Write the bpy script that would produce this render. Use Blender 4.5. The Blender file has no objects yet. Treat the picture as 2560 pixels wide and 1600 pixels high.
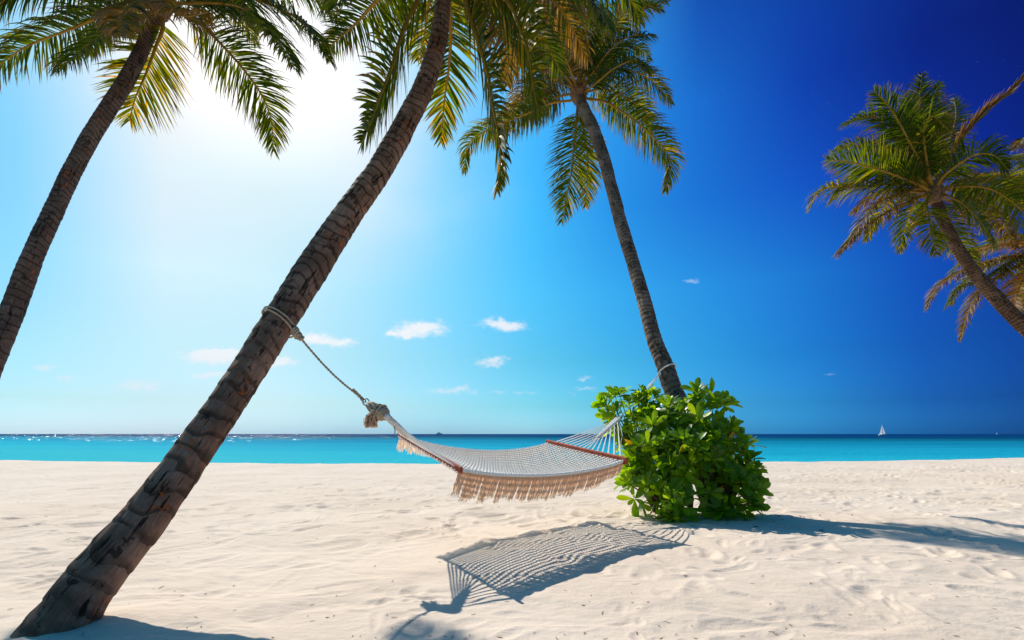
import bpy, bmesh, math, random
import numpy as np
from mathutils import Vector, Matrix
R = math.radians
C = bpy.context.scene.collection
scene = bpy.context.scene

# ------------------------------------------------------------------ camera, sky, sun, exposure
EYE = 1.2                                   # camera height in metres; depths below are in multiples of it
FPX = 1300.0                                # focal length in pixels of the 2560 px wide photograph
HOR = 1085.0                                # horizon row
cam = bpy.data.cameras.new('camera'); camo = bpy.data.objects.new('camera', cam); C.objects.link(camo)
scene.camera = camo
camo.location = (0, 0, EYE); camo.rotation_euler = (R(90), 0, 0)
cam.lens = 36 * FPX / 2560; cam.shift_y = (HOR - 800) / 2560; cam.clip_end = 120000; cam.clip_start = .05

SUN = Vector((-.57, .93, 1.0)).normalized()
GLOW = Vector(((700 - 1280) / FPX, 1, (HOR + 200) / FPX)).normalized()     # middle of the bright veil round the sun
sl = bpy.data.lights.new('sun', 'SUN'); sl.energy = 5.0; sl.angle = R(.53); sl.color = (1, .95, .87)
so = bpy.data.objects.new('sun', sl); C.objects.link(so)
so.rotation_euler = SUN.to_track_quat('Z', 'Y').to_euler()
scene.view_settings.view_transform = 'Standard'; scene.view_settings.look = 'None'
scene.view_settings.exposure = 0; scene.view_settings.gamma = 1; scene.view_settings.use_curve_mapping = False

class NT:
    """small helper to write node graphs"""
    def __init__(s, tree): s.t = tree
    def n(s, typ, **k):
        nd = s.t.nodes.new(typ)
        for a, v in k.items(): setattr(nd, a, v)
        return nd
    def put(s, sock, v):
        if hasattr(v, 'bl_idname') or isinstance(v, bpy.types.NodeSocket): s.t.links.new(v, sock)
        elif v is not None: sock.default_value = v
    def m(s, op, a, b=None, c=None, clamp=False):
        nd = s.n('ShaderNodeMath', operation=op, use_clamp=clamp)
        s.put(nd.inputs[0], a); s.put(nd.inputs[1], b); s.put(nd.inputs[2], c)
        return nd.outputs[0]
    def v(s, op, a, b=None, out=0):
        nd = s.n('ShaderNodeVectorMath', operation=op)
        s.put(nd.inputs[0], a)
        if b is not None:
            if op == 'SCALE': s.put(nd.inputs[3], b)
            else: s.put(nd.inputs[1], b)
        return nd.outputs[out]
    def mix(s, f, a, b, blend='MIX'):
        nd = s.n('ShaderNodeMix', data_type='RGBA', blend_type=blend)
        s.put(nd.inputs[0], f); s.put(nd.inputs[6], a); s.put(nd.inputs[7], b)
        return nd.outputs[2]
    def ramp(s, f, stops, interp='LINEAR'):
        nd = s.n('ShaderNodeValToRGB'); cr = nd.color_ramp; cr.interpolation = interp
        while len(cr.elements) < len(stops): cr.elements.new(.5)
        for i, (p, c) in enumerate(sorted(stops, key=lambda q: q[0])):
            cr.elements[i].position = p
            cr.elements[i].color = (c, c, c, 1) if isinstance(c, (int, float)) else (*c[:3], 1)
        s.put(nd.inputs[0], f)
        return nd.outputs[0]
    def noise(s, vec, scale, detail=3, rough=.5, dim='3D', w=None, col=False, lac=2.0):
        nd = s.n('ShaderNodeTexNoise', noise_dimensions=dim)
        s.put(nd.inputs['Vector'], vec); nd.inputs['Scale'].default_value = scale
        nd.inputs['Detail'].default_value = detail; nd.inputs['Roughness'].default_value = rough
        nd.inputs['Lacunarity'].default_value = lac
        return nd.outputs[1 if col else 0]
    def comb(s, x, y, z):
        nd = s.n('ShaderNodeCombineXYZ')
        for i, q in enumerate((x, y, z)): s.put(nd.inputs[i], q)
        return nd.outputs[0]
    def sep(s, v):
        nd = s.n('ShaderNodeSeparateXYZ'); s.put(nd.inputs[0], v); return nd.outputs
    def rng(s, v, a, b, c=0.0, d=1.0, mode='SMOOTHSTEP'):
        nd = s.n('ShaderNodeMapRange', interpolation_type=mode)
        s.put(nd.inputs[0], v)
        for i, q in enumerate((a, b, c, d)): nd.inputs[i + 1].default_value = q
        return nd.outputs[0]

world = bpy.data.worlds.new('World'); scene.world = world; world.use_nodes = True
w = NT(world.node_tree); bg = world.node_tree.nodes['Background']
sky = w.n('ShaderNodeTexSky', sky_type='NISHITA', sun_disc=False)
sky.sun_elevation = math.asin(SUN.z); sky.sun_rotation = math.atan2(SUN.x, SUN.y)
sky.air_density = 1; sky.dust_density = 1; sky.ozone_density = 3
D = w.v('NORMALIZE', w.n('ShaderNodeTexCoord').outputs['Generated'])
dx, dy, dz = w.sep(D)
ang = w.m('ARCCOSINE', w.v('DOT_PRODUCT', D, tuple(GLOW), out=1))            # angle from the bright veil, radians
# hue and polarisation of the sky: factors on the Nishita sky by azimuth (columns) and elevation (rows), whole dome
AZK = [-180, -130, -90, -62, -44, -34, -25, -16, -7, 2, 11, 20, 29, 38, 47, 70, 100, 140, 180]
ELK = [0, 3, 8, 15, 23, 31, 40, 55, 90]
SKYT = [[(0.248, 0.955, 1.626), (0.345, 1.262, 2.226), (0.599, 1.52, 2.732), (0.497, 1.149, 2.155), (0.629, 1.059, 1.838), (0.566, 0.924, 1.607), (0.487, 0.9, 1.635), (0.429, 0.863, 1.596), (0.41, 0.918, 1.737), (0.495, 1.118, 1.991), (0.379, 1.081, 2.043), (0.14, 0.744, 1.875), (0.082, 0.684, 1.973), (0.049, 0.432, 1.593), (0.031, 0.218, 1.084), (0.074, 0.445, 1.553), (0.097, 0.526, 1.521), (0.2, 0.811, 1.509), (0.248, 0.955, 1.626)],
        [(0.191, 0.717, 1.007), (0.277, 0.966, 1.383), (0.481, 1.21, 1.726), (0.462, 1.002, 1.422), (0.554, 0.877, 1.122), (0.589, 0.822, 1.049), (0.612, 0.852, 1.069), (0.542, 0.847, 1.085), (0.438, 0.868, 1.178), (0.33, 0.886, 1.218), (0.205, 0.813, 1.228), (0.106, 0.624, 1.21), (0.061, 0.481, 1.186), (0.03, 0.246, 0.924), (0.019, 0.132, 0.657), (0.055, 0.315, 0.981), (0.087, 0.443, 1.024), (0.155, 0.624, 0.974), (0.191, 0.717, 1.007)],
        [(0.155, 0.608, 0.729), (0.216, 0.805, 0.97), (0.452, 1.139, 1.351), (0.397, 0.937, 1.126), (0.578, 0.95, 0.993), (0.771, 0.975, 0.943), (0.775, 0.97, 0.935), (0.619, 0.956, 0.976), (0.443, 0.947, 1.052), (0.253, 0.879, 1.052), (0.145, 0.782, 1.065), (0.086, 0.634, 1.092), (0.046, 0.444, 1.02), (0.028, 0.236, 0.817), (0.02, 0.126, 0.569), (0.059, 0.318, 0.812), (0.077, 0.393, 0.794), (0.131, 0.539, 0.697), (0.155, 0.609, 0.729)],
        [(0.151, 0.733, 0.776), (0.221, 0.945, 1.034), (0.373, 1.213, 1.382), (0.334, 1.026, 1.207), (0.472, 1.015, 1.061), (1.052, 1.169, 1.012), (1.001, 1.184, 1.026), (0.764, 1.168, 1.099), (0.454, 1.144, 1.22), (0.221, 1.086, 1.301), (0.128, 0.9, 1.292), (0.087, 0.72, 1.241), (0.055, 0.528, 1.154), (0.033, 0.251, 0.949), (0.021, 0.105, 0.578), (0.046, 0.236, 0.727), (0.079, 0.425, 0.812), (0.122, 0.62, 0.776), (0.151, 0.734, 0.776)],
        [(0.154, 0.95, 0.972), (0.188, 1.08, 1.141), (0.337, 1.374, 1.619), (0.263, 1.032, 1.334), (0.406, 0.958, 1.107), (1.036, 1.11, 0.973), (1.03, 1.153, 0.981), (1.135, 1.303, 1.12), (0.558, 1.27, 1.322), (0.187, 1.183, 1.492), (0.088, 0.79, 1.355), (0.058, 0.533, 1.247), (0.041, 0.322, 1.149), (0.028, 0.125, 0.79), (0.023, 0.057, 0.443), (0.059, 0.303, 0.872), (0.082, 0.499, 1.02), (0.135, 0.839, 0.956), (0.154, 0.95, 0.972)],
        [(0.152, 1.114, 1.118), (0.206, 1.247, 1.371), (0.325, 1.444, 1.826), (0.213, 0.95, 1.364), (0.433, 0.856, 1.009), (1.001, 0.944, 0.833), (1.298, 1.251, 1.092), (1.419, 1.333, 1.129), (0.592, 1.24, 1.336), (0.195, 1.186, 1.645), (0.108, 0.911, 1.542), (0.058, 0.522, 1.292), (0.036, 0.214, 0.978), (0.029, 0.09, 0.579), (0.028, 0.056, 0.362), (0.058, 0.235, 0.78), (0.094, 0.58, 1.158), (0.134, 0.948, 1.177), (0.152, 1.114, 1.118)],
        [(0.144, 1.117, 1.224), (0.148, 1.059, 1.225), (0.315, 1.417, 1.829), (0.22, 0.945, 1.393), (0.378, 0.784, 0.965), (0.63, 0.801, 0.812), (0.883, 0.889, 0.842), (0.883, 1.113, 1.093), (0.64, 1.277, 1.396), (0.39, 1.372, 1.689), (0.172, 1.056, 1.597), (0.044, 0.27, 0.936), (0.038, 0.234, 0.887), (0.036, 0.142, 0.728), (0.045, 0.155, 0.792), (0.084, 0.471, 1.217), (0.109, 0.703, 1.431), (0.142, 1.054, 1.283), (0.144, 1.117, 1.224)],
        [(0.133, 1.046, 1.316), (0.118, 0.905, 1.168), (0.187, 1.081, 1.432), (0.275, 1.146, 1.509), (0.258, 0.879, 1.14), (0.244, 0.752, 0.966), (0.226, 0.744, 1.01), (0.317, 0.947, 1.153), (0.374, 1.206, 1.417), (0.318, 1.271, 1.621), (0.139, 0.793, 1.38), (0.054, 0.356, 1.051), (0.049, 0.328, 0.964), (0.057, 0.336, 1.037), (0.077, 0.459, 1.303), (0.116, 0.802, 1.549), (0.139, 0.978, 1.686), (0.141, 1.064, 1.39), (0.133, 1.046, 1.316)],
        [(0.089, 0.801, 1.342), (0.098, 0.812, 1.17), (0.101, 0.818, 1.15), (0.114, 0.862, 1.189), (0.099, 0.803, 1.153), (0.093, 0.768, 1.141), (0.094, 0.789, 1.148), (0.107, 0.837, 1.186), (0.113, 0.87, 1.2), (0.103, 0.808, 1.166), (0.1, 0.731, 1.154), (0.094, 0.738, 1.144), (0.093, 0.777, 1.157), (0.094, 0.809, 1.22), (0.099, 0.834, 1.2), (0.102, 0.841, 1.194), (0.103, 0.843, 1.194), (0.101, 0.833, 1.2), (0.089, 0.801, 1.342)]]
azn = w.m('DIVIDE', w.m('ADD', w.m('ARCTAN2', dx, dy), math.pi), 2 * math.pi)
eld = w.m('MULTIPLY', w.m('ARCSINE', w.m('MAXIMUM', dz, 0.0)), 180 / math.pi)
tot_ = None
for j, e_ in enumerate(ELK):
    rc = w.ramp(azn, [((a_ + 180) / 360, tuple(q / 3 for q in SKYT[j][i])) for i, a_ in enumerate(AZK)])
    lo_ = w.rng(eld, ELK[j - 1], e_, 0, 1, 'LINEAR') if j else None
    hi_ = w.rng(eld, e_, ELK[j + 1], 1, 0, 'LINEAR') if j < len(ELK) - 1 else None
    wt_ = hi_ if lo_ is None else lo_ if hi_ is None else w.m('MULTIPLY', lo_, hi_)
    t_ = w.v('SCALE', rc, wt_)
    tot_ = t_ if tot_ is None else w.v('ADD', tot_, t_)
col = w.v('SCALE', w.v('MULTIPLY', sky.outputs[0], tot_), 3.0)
# thin veil round the sun, broken by soft streaks
dyc = w.m('MAXIMUM', dy, .08)
U_ = w.m('DIVIDE', dx, dyc); W_ = w.m('DIVIDE', dz, dyc)
P2 = w.comb(U_, w.m('MULTIPLY', W_, 1.5), 0.0)
vn = w.noise(w.v('ADD', P2, (3.1, 7.7, 0)), 2.6, 5, .55)
veil = w.m('MULTIPLY', w.rng(vn, .47, .78), w.m('SUBTRACT', 1.0, w.rng(ang, R(10), R(30))))
col = w.mix(w.m('MULTIPLY', veil, .55), col, (9.4, 9.6, 10, 1))
# small fair weather clouds low over the sea: middle and half size of each as slopes from the beach
CL = [(1055, 822, 52, 17, 1.15), (1012, 838, 22, 7, .8), (978, 833, 10, 5, .75), (1240, 808, 34, 12, 1.0), (1285, 819, 30, 9, .85),
      (1222, 910, 40, 8, .75), (1235, 896, 28, 7, .75), (785, 846, 30, 12, 1.1), (850, 858, 38, 9, 1.0), (530, 895, 66, 15, 1.15),
      (560, 880, 70, 8, .7), (705, 903, 34, 13, 1.0), (530, 938, 55, 8, .8), (1130, 975, 60, 9, .7), (1252, 978, 16, 5, .5),
      (1293, 980, 15, 5, .5), (1336, 979, 18, 4, .5), (1458, 947, 15, 6, .75), (1466, 973, 26, 5, .6), (345, 965, 56, 13, .8),
      (110, 920, 26, 6, .75), (170, 945, 30, 7, .6), (1730, 700, 15, 7, .62), (2075, 938, 14, 4, .4), (1426, 983, 14, 4, .45)]
puv = w.comb(U_, W_, 0.0)
warp = w.v('SCALE', w.v('SUBTRACT', w.noise(puv, 34, 4, .6, col=True), (.5, .5, .5)), .028)
pw = w.v('ADD', puv, w.v('MULTIPLY', warp, (1.15, .9, 0)))
acc = None
for (cx, cy, a, b, s_) in CL:
    q = w.v('MULTIPLY', w.v('SUBTRACT', pw, ((cx - 1280) / FPX, (HOR - cy) / FPX, 0)), (FPX / a * .8, FPX / b * .8, 0))
    g = w.m('MULTIPLY', w.m('EXPONENT', w.m('MULTIPLY', w.v('DOT_PRODUCT', q, q, out=1), -1.0)), s_)
    acc = g if acc is None else w.m('ADD', acc, g)
cn = w.noise(w.comb(U_, w.m('MULTIPLY', W_, 1.8), 0.0), 60, 5, .62)
dens = w.m('MULTIPLY', w.rng(w.m('ADD', acc, w.m('MULTIPLY', w.m('SUBTRACT', cn, .5), 1.15)), .16, 1.15), .95)
dens = w.m('MULTIPLY', dens, w.m('GREATER_THAN', dy, .1))
cc = w.mix(w.rng(ang, R(26), R(60)), (9.6, 9.7, 9.8, 1), (4.2, 6.4, 8.6, 1))
col = w.mix(dens, col, cc)
col = w.v('MINIMUM', col, (11.5, 11.5, 11.5))
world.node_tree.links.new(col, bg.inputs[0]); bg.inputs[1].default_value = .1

# ------------------------------------------------------------------ helpers
rnd = random.Random(7)
def U(px, py, d):
    """point seen at photograph pixel px, py at d eye-heights from the camera"""
    return Vector((EYE * d * (px - 1280) / FPX, EYE * d, EYE * (1 + d * (HOR - py) / FPX)))

def tag(o, label=None, cat=None, group=None, kind=None):
    if label: o['label'] = label
    if cat: o['category'] = cat
    if group: o['group'] = group
    if kind: o['kind'] = kind
    return o
def empty(name, loc):
    o = bpy.data.objects.new(name, None); C.objects.link(o); o.location = loc; o.empty_display_size = .2
    bpy.context.view_layer.update()
    return o
def new_obj(name, me, mat=None, parent=None):
    o = bpy.data.objects.new(name, me); C.objects.link(o)
    if mat is not None and not me.materials: me.materials.append(mat)
    if parent is not None:
        o.parent = parent
        L = Vector((0, 0, 0)); p = parent
        while p is not None: L += p.location; p = p.parent
        o.location = -L + Vector(o.location)
    return o
class MB:
    """collects vertices and faces in world space"""
    def __init__(s): s.V = []; s.F = []; s.uv = []; s.n = 0
    def add(s, V, F, uv=None):
        b = s.n; s.V.extend(V); s.n += len(V)
        s.F.extend([tuple(i + b for i in f) for f in F])
        s.uv.extend(uv if uv is not None else [(0, 0)] * len(V))
    def tube(s, pts, rad, seg=6, closed=False, cap=True, uvr=None):
        pts = [Vector(p) for p in pts]; n = len(pts)
        if not isinstance(rad, (list, tuple)): rad = [rad] * n
        V = []; uv = []; T0 = None; A = None
        for i, p in enumerate(pts):
            if closed: T = pts[(i + 1) % n] - pts[i - 1]
            else: T = pts[min(i + 1, n - 1)] - pts[max(i - 1, 0)]
            if T.length < 1e-9: T = Vector((0, 0, 1))
            T.normalize()
            if A is None:
                A = T.orthogonal().normalized()
            else:
                A = A - T * A.dot(T); A.normalize()
            B = T.cross(A)
            for k in range(seg):
                th = 2 * math.pi * k / seg
                V.append(p + (A * math.cos(th) + B * math.sin(th)) * rad[i])
                uv.append((i / max(1, n - 1), rnd.random() if uvr is None else uvr))
        F = []
        m = n if closed else n - 1
        for i in range(m):
            j = (i + 1) % n
            for k in range(seg):
                k2 = (k + 1) % seg
                F.append((i * seg + k, i * seg + k2, j * seg + k2, j * seg + k))
        if cap and not closed:
            F.append(tuple(range(seg - 1, -1, -1))); F.append(tuple((n - 1) * seg + k for k in range(seg)))
        s.add(V, F, uv)
    def build(s, name, mat, parent=None, smooth=True):
        me = bpy.data.meshes.new(name)
        me.from_pydata([tuple(v) for v in s.V], [], s.F); me.update()
        if smooth: me.polygons.foreach_set('use_smooth', [True] * len(me.polygons))
        ul = me.uv_layers.new(name='UVMap')
        li = np.empty(len(me.loops), dtype=np.int32); me.loops.foreach_get('vertex_index', li)
        ul.data.foreach_set('uv', np.array(s.uv, dtype=np.float32)[li].ravel())
        me.materials.append(mat)
        return new_obj(name, me, None, parent)
def catmull(P, n):
    P = [Vector(p) for p in P]; out = []
    Q = [P[0] * 2 - P[1]] + P + [P[-1] * 2 - P[-2]]
    for i in range(n):
        t = i / (n - 1) * (len(P) - 1); k = min(int(t), len(P) - 2); f = t - k
        a, b, c, d = Q[k], Q[k + 1], Q[k + 2], Q[k + 3]
        out.append(.5 * ((2 * b) + (c - a) * f + (2 * a - 5 * b + 4 * c - d) * f * f + (3 * b - a - 3 * c + d) * f ** 3))
    return out
def _h(i, j, k, seed):
    n = (i.astype(np.int64) * 374761393 + j.astype(np.int64) * 668265263 + k.astype(np.int64) * 2147483647 + seed * 1274126177) & 0xffffffff
    n = ((n ^ (n >> 13)) * 1274126177) & 0xffffffff
    n = (n ^ (n >> 16)) & 0xffff
    return n / 65535.0
def vnoise(x, y, z=None, seed=0):
    x = np.asarray(x, float); y = np.asarray(y, float); z = np.zeros_like(x) if z is None else np.asarray(z, float)
    i, j, k = np.floor(x), np.floor(y), np.floor(z); fx, fy, fz = x - i, y - j, z - k
    sx, sy, sz = (q * q * q * (q * (q * 6 - 15) + 10) for q in (fx, fy, fz))
    r = 0
    for a in (0, 1):
        for b in (0, 1):
            for c in (0, 1):
                r = r + _h(i + a, j + b, k + c, seed) * (sx if a else 1 - sx) * (sy if b else 1 - sy) * (sz if c else 1 - sz)
    return r * 2 - 1
def mat(name):
    m = bpy.data.materials.new(name); m.use_nodes = True
    nt = m.node_tree; N = NT(nt); b = nt.nodes['Principled BSDF']; out = nt.nodes['Material Output']
    return m, N, b, out

# ------------------------------------------------------------------ materials
def m_sand():
    m, N, b, out = mat('coral_sand')
    P = N.n('ShaderNodeTexCoord').outputs['Object']
    big = N.noise(P, .5, 3); mid = N.noise(P, 6, 4); fine = N.noise(P, 160, 3, .7); grit = N.noise(P, 420, 2, .8)
    c = N.mix(N.rng(big, .3, .7), (.71, .570, .440, 1), (.765, .628, .50, 1))
    c = N.mix(N.m('MULTIPLY', N.rng(mid, .45, .75), .35), c, (.62, .52, .41, 1))
    c = N.mix(N.m('MULTIPLY', N.rng(grit, .62, .8), .35), c, (.42, .33, .25, 1))
    c = N.mix(N.m('MULTIPLY', N.rng(fine, .6, .85), .3), c, (.88, .82, .74, 1))
    N.put(b.inputs['Base Color'], c); b.inputs['Roughness'].default_value = .95
    b.inputs['Specular IOR Level'].default_value = .15
    rip = N.noise(N.v('MULTIPLY', P, (1, 1.5, 1)), 8, 4, .55)
    hh = N.m('ADD', N.m('MULTIPLY', rip, .026), N.m('ADD', N.m('MULTIPLY', fine, .0035), N.m('MULTIPLY', N.noise(P, 45, 3), .006)))
    bu = N.n('ShaderNodeBump'); bu.inputs['Strength'].default_value = .55; bu.inputs['Distance'].default_value = 1
    N.put(bu.inputs['Height'], hh); N.put(b.inputs['Normal'], bu.outputs[0])
    return m
def m_sea():
    m, N, b, out = mat('lagoon_water')
    P = N.n('ShaderNodeTexCoord').outputs['Object']
    x, y, z = N.sep(P)
    depth_sheen = N.m('MAXIMUM', N.m('ADD', y, N.m('MULTIPLY', N.m('ADD', x, -10.0), .58)), 12.0)  # depth by distance; sideways term paints the reflection's fade to the right into colour
    st = N.noise(N.comb(N.m('MULTIPLY', x, .012), N.m('MULTIPLY', y, .05), 0.0), 1.0, 4, .6)
    st2 = N.noise(N.comb(N.m('MULTIPLY', x, .05), N.m('MULTIPLY', y, .22), 3.0), 1.0, 4, .6)
    lg = N.m('LOGARITHM', depth_sheen, 10.0)
    lg = N.m('ADD', lg, N.m('MULTIPLY', N.m('SUBTRACT', st, .5), .55))
    lg = N.m('ADD', lg, N.m('MULTIPLY', N.m('SUBTRACT', st2, .5), .22))
    f = N.m('DIVIDE', N.m('SUBTRACT', lg, 1.4), 1.6)
    c = N.ramp(f, [(0, (.035, .49, .56)), (.16, (.020, .44, .56)), (.36, (.010, .31, .46)), (.5, (.006, .225, .36)), (.60, (.004, .15, .25)),
                   (.68, (.004, .11, .17)), (.75, (.002, .055, .155)), (1, (.002, .042, .135))])
    N.put(b.inputs['Base Color'], c)
    b.inputs['Roughness'].default_value = .5; b.inputs['Specular IOR Level'].default_value = 0.0
    w1 = N.noise(N.v('MULTIPLY', P, (.35, .8, 1)), 1.0, 5, .65)
    w2 = N.noise(N.v('MULTIPLY', P, (2.2, 3.5, 1)), 1.3, 4, .7)
    hh = N.m('ADD', N.m('MULTIPLY', w1, .55), N.m('MULTIPLY', w2, .14))
    bu = N.n('ShaderNodeBump'); bu.inputs['Strength'].default_value = .9; bu.inputs['Distance'].default_value = 1.0
    N.put(bu.inputs['Height'], hh); N.put(b.inputs['Normal'], bu.outputs[0])
    gl = N.n('ShaderNodeBsdfGlossy'); gl.inputs['Roughness'].default_value = .12
    sl_ = []
    for sc2, off in (((2.4, .42, 1), 0), ((1.6, .27, 1), 40)):      # wave facets, each with a slope of its own
        vo = N.n('ShaderNodeTexVoronoi'); vo.inputs['Scale'].default_value = 1; N.put(vo.inputs['Vector'], N.v('ADD', N.v('MULTIPLY', P, sc2), (off, off, 0)))
        sl_.append(N.v('SUBTRACT', vo.outputs['Color'], (.5, .5, .5)))
    sv = N.v('SCALE', N.v('MULTIPLY', N.v('ADD', sl_[0], sl_[1]), (1, 1, 0)), N.rng(y, 50, 260, .18, .56))     # calm inside the lagoon, choppier outside
    N.put(gl.inputs['Normal'], N.v('NORMALIZE', N.v('ADD', sv, (0, 0, 1))))
    mx = N.n('ShaderNodeMixShader'); mx.inputs[0].default_value = .05      # wave facets tilt towards the viewer: never the full grazing mirror
    N.t.links.new(b.outputs[0], mx.inputs[1]); N.t.links.new(gl.outputs[0], mx.inputs[2]); N.t.links.new(mx.outputs[0], out.inputs[0])
    return m
def m_bark(name, base, dark, pale, lichen=0.0, scale=1.0, bandk=.8):
    m, N, b, out = mat(name)
    ob = N.n('ShaderNodeAttribute', attribute_name='bark_pos').outputs['Vector']      # metres round and along the trunk
    ring = N.n('ShaderNodeAttribute', attribute_name='ring').outputs['Fac']
    fine = N.noise(ob, 42, 4, .65); med = N.noise(ob, 12, 4, .6)
    fr = N.m('FRACT', N.m('ADD', ring, N.m('MULTIPLY', N.m('SUBTRACT', med, .5), .35)))
    blot = N.noise(ob, 3.6 * scale, 5, .62)
    fib = N.noise(N.v('MULTIPLY', ob, (1, 1, .10)), 62, 5, .7)               # fibres run along the trunk
    crk = N.m('MULTIPLY', N.m('SUBTRACT', 1.0, N.rng(N.noise(N.v('MULTIPLY', ob, (1, 1, .13)), 26, 5, .65), .36, .42)), N.rng(N.noise(ob, 5, 2), .36, .5))
    c = N.mix(N.rng(blot, .38, .64), base, pale)
    c = N.mix(N.m('MULTIPLY', N.rng(fib, .42, .7), .45), c, tuple(q * .45 for q in base[:3]) + (1,))
    edge = N.m('MULTIPLY', N.rng(fr, 0, .05), N.m('SUBTRACT', 1.0, N.rng(fr, .14, .42)))
    band = N.m('MULTIPLY', edge, N.rng(N.noise(N.v('ADD', ob, (2, 2, 2)), 5, 3), .33, .52, .35, 1))
    c = N.mix(N.m('MULTIPLY', band, bandk), c, dark)
    pt = N.rng(N.m('ADD', N.noise(N.v('MULTIPLY', N.v('ADD', ob, (5, 3, 1)), (1, 1, .7)), 9.5 * scale, 5, .62), N.m('MULTIPLY', N.m('SUBTRACT', fib, .5), .12)), .59, .63)
    c = N.mix(N.m('MULTIPLY', pt, .85), c, dark)
    c = N.mix(N.m('MULTIPLY', crk, .9), c, (.010, .008, .007, 1))
    if lichen > 0:
        ln = N.m('MULTIPLY', N.rng(N.noise(N.v('ADD', ob, (1, 9, 4)), 16, 4, .7), .565, .62), N.rng(N.noise(ob, 2.1, 2), .50, .58))
        c = N.mix(N.m('MULTIPLY', ln, .85 * lichen), c, (.42, .10, .02, 1))
    N.put(b.inputs['Base Color'], c); b.inputs['Roughness'].default_value = .85; b.inputs['Specular IOR Level'].default_value = .15
    hh = N.m('ADD', N.m('MULTIPLY', crk, -.02), N.m('ADD', N.m('MULTIPLY', fib, .012), N.m('ADD', N.m('MULTIPLY', fine, .004), N.m('MULTIPLY', band, -.010))))
    bu = N.n('ShaderNodeBump'); bu.inputs['Strength'].default_value = .9; bu.inputs['Distance'].default_value = 1.0
    N.put(bu.inputs['Height'], hh); N.put(b.inputs['Normal'], bu.outputs[0])
    return m
def m_leaf(name, stops, trans, tip=None, tipat=.75, rough=.42, spec=.5, tfac=.42, objrnd=False):
    m, N, b, out = mat(name)
    uv = N.n('ShaderNodeTexCoord').outputs['UV']; u, v, _ = N.sep(uv)
    if objrnd: v = N.n('ShaderNodeAttribute', attribute_name='rnd').outputs['Fac']
    c = N.ramp(v, stops)
    t = N.mix(1.0, c, trans, 'MULTIPLY')
    if tip:
        k = N.rng(N.m('ADD', u, N.m('MULTIPLY', N.m('SUBTRACT', N.m('FRACT', N.m('MULTIPLY', v, 37.0)), .5), .7)), tipat, tipat + .2)
        c = N.mix(k, c, tip); t = N.mix(k, t, tip)
    N.put(b.inputs['Base Color'], c); b.inputs['Roughness'].default_value = rough; b.inputs['Specular IOR Level'].default_value = spec
    tr = N.n('ShaderNodeBsdfTranslucent'); N.put(tr.inputs[0], t)
    mx = N.n('ShaderNodeMixShader'); mx.inputs[0].default_value = tfac
    N.t.links.new(b.outputs[0], mx.inputs[1]); N.t.links.new(tr.outputs[0], mx.inputs[2]); N.t.links.new(mx.outputs[0], out.inputs[0])
    return m
def m_plain(name, c1, c2, scale=20, rough=.7, spec=.3, bump=0.0, tfac=0):
    m, N, b, out = mat(name)
    P = N.n('ShaderNodeTexCoord').outputs['Object']; no = N.noise(P, scale, 4, .6)
    N.put(b.inputs['Base Color'], N.mix(N.rng(no, .3, .7), (*c1, 1), (*c2, 1)))
    b.inputs['Roughness'].default_value = rough; b.inputs['Specular IOR Level'].default_value = spec
    if bump:
        bu = N.n('ShaderNodeBump'); bu.inputs['Strength'].default_value = .6; bu.inputs['Distance'].default_value = bump
        N.put(bu.inputs['Height'], no); N.put(b.inputs['Normal'], bu.outputs[0])
    if tfac:
        tr = N.n('ShaderNodeBsdfTranslucent'); N.put(tr.inputs[0], (*c2, 1))
        mx = N.n('ShaderNodeMixShader'); mx.inputs[0].default_value = tfac
        N.t.links.new(b.outputs[0], mx.inputs[1]); N.t.links.new(tr.outputs[0], mx.inputs[2]); N.t.links.new(mx.outputs[0], out.inputs[0])
    return m
M_SAND = m_sand(); M_SEA = m_sea()
M_BARK2 = m_bark('weathered_palm_bark', (.185, .105, .068, 1), (.036, .023, .016, 1), (.34, .205, .14, 1), 1.0, bandk=.72)
M_BARK1 = m_bark('dark_palm_bark', (.10, .070, .056, 1), (.033, .025, .021, 1), (.17, .12, .095, 1), .8)  # darker bark tones for the left-edge palm
M_BARK3 = m_bark('grey_palm_bark', (.17, .115, .08, 1), (.045, .032, .025, 1), (.32, .225, .165, 1), .2)
M_BARK4 = m_bark('brown_palm_bark', (.10, .055, .032, 1), (.028, .017, .011, 1), (.19, .115, .07, 1), 0)
GREEN = [(0, (.014, .034, .001)), (.35, (.036, .072, .001)), (.65, (.090, .122, .002)), (.85, (.20, .165, .004)), (1, (.32, .19, .01))]
M_FROND = m_leaf('palm_leaflets', GREEN, (3.6, 2.5, .5, 1), (.20, .10, .04, 1), .80, .5, .18, .50)
OLD = [(0, (.03, .045, .003)), (.3, (.07, .075, .004)), (.55, (.15, .10, .012)), (.8, (.20, .12, .04)), (1, (.34, .22, .11))]
M_OLD = m_leaf('ageing_palm_leaflets', OLD, (2.8, 2.0, .7, 1), (.24, .13, .06, 1), .66, .5, .2, .42)
M_DRY = m_leaf('dry_palm_leaflets', [(0, (.20, .12, .07)), (.5, (.34, .22, .13)), (1, (.52, .40, .27))], (1.3, 1.1, .9, 1), None, .6, .6, .3, .3)
M_STALK = m_plain('yellow_leaf_stalk', (.30, .165, .02), (.46, .26, .035), 4, .65, .15, tfac=.25)
M_HUSK = m_plain('brown_leaf_sheath_fibre', (.10, .055, .03), (.26, .16, .09), 18, .9, .1)
M_SHRUB = m_leaf('glossy_shrub_leaf', [(0, (.052, .135, .003)), (.4, (.095, .215, .004)), (.8, (.16, .30, .006)), (.94, (.23, .36, .008)), (.985, (.27, .36, .012)), (1, (.55, .33, .02))],
                 (2.8, 2.3, .6, 1), None, .8, .34, .45, .55, objrnd=True)
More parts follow.
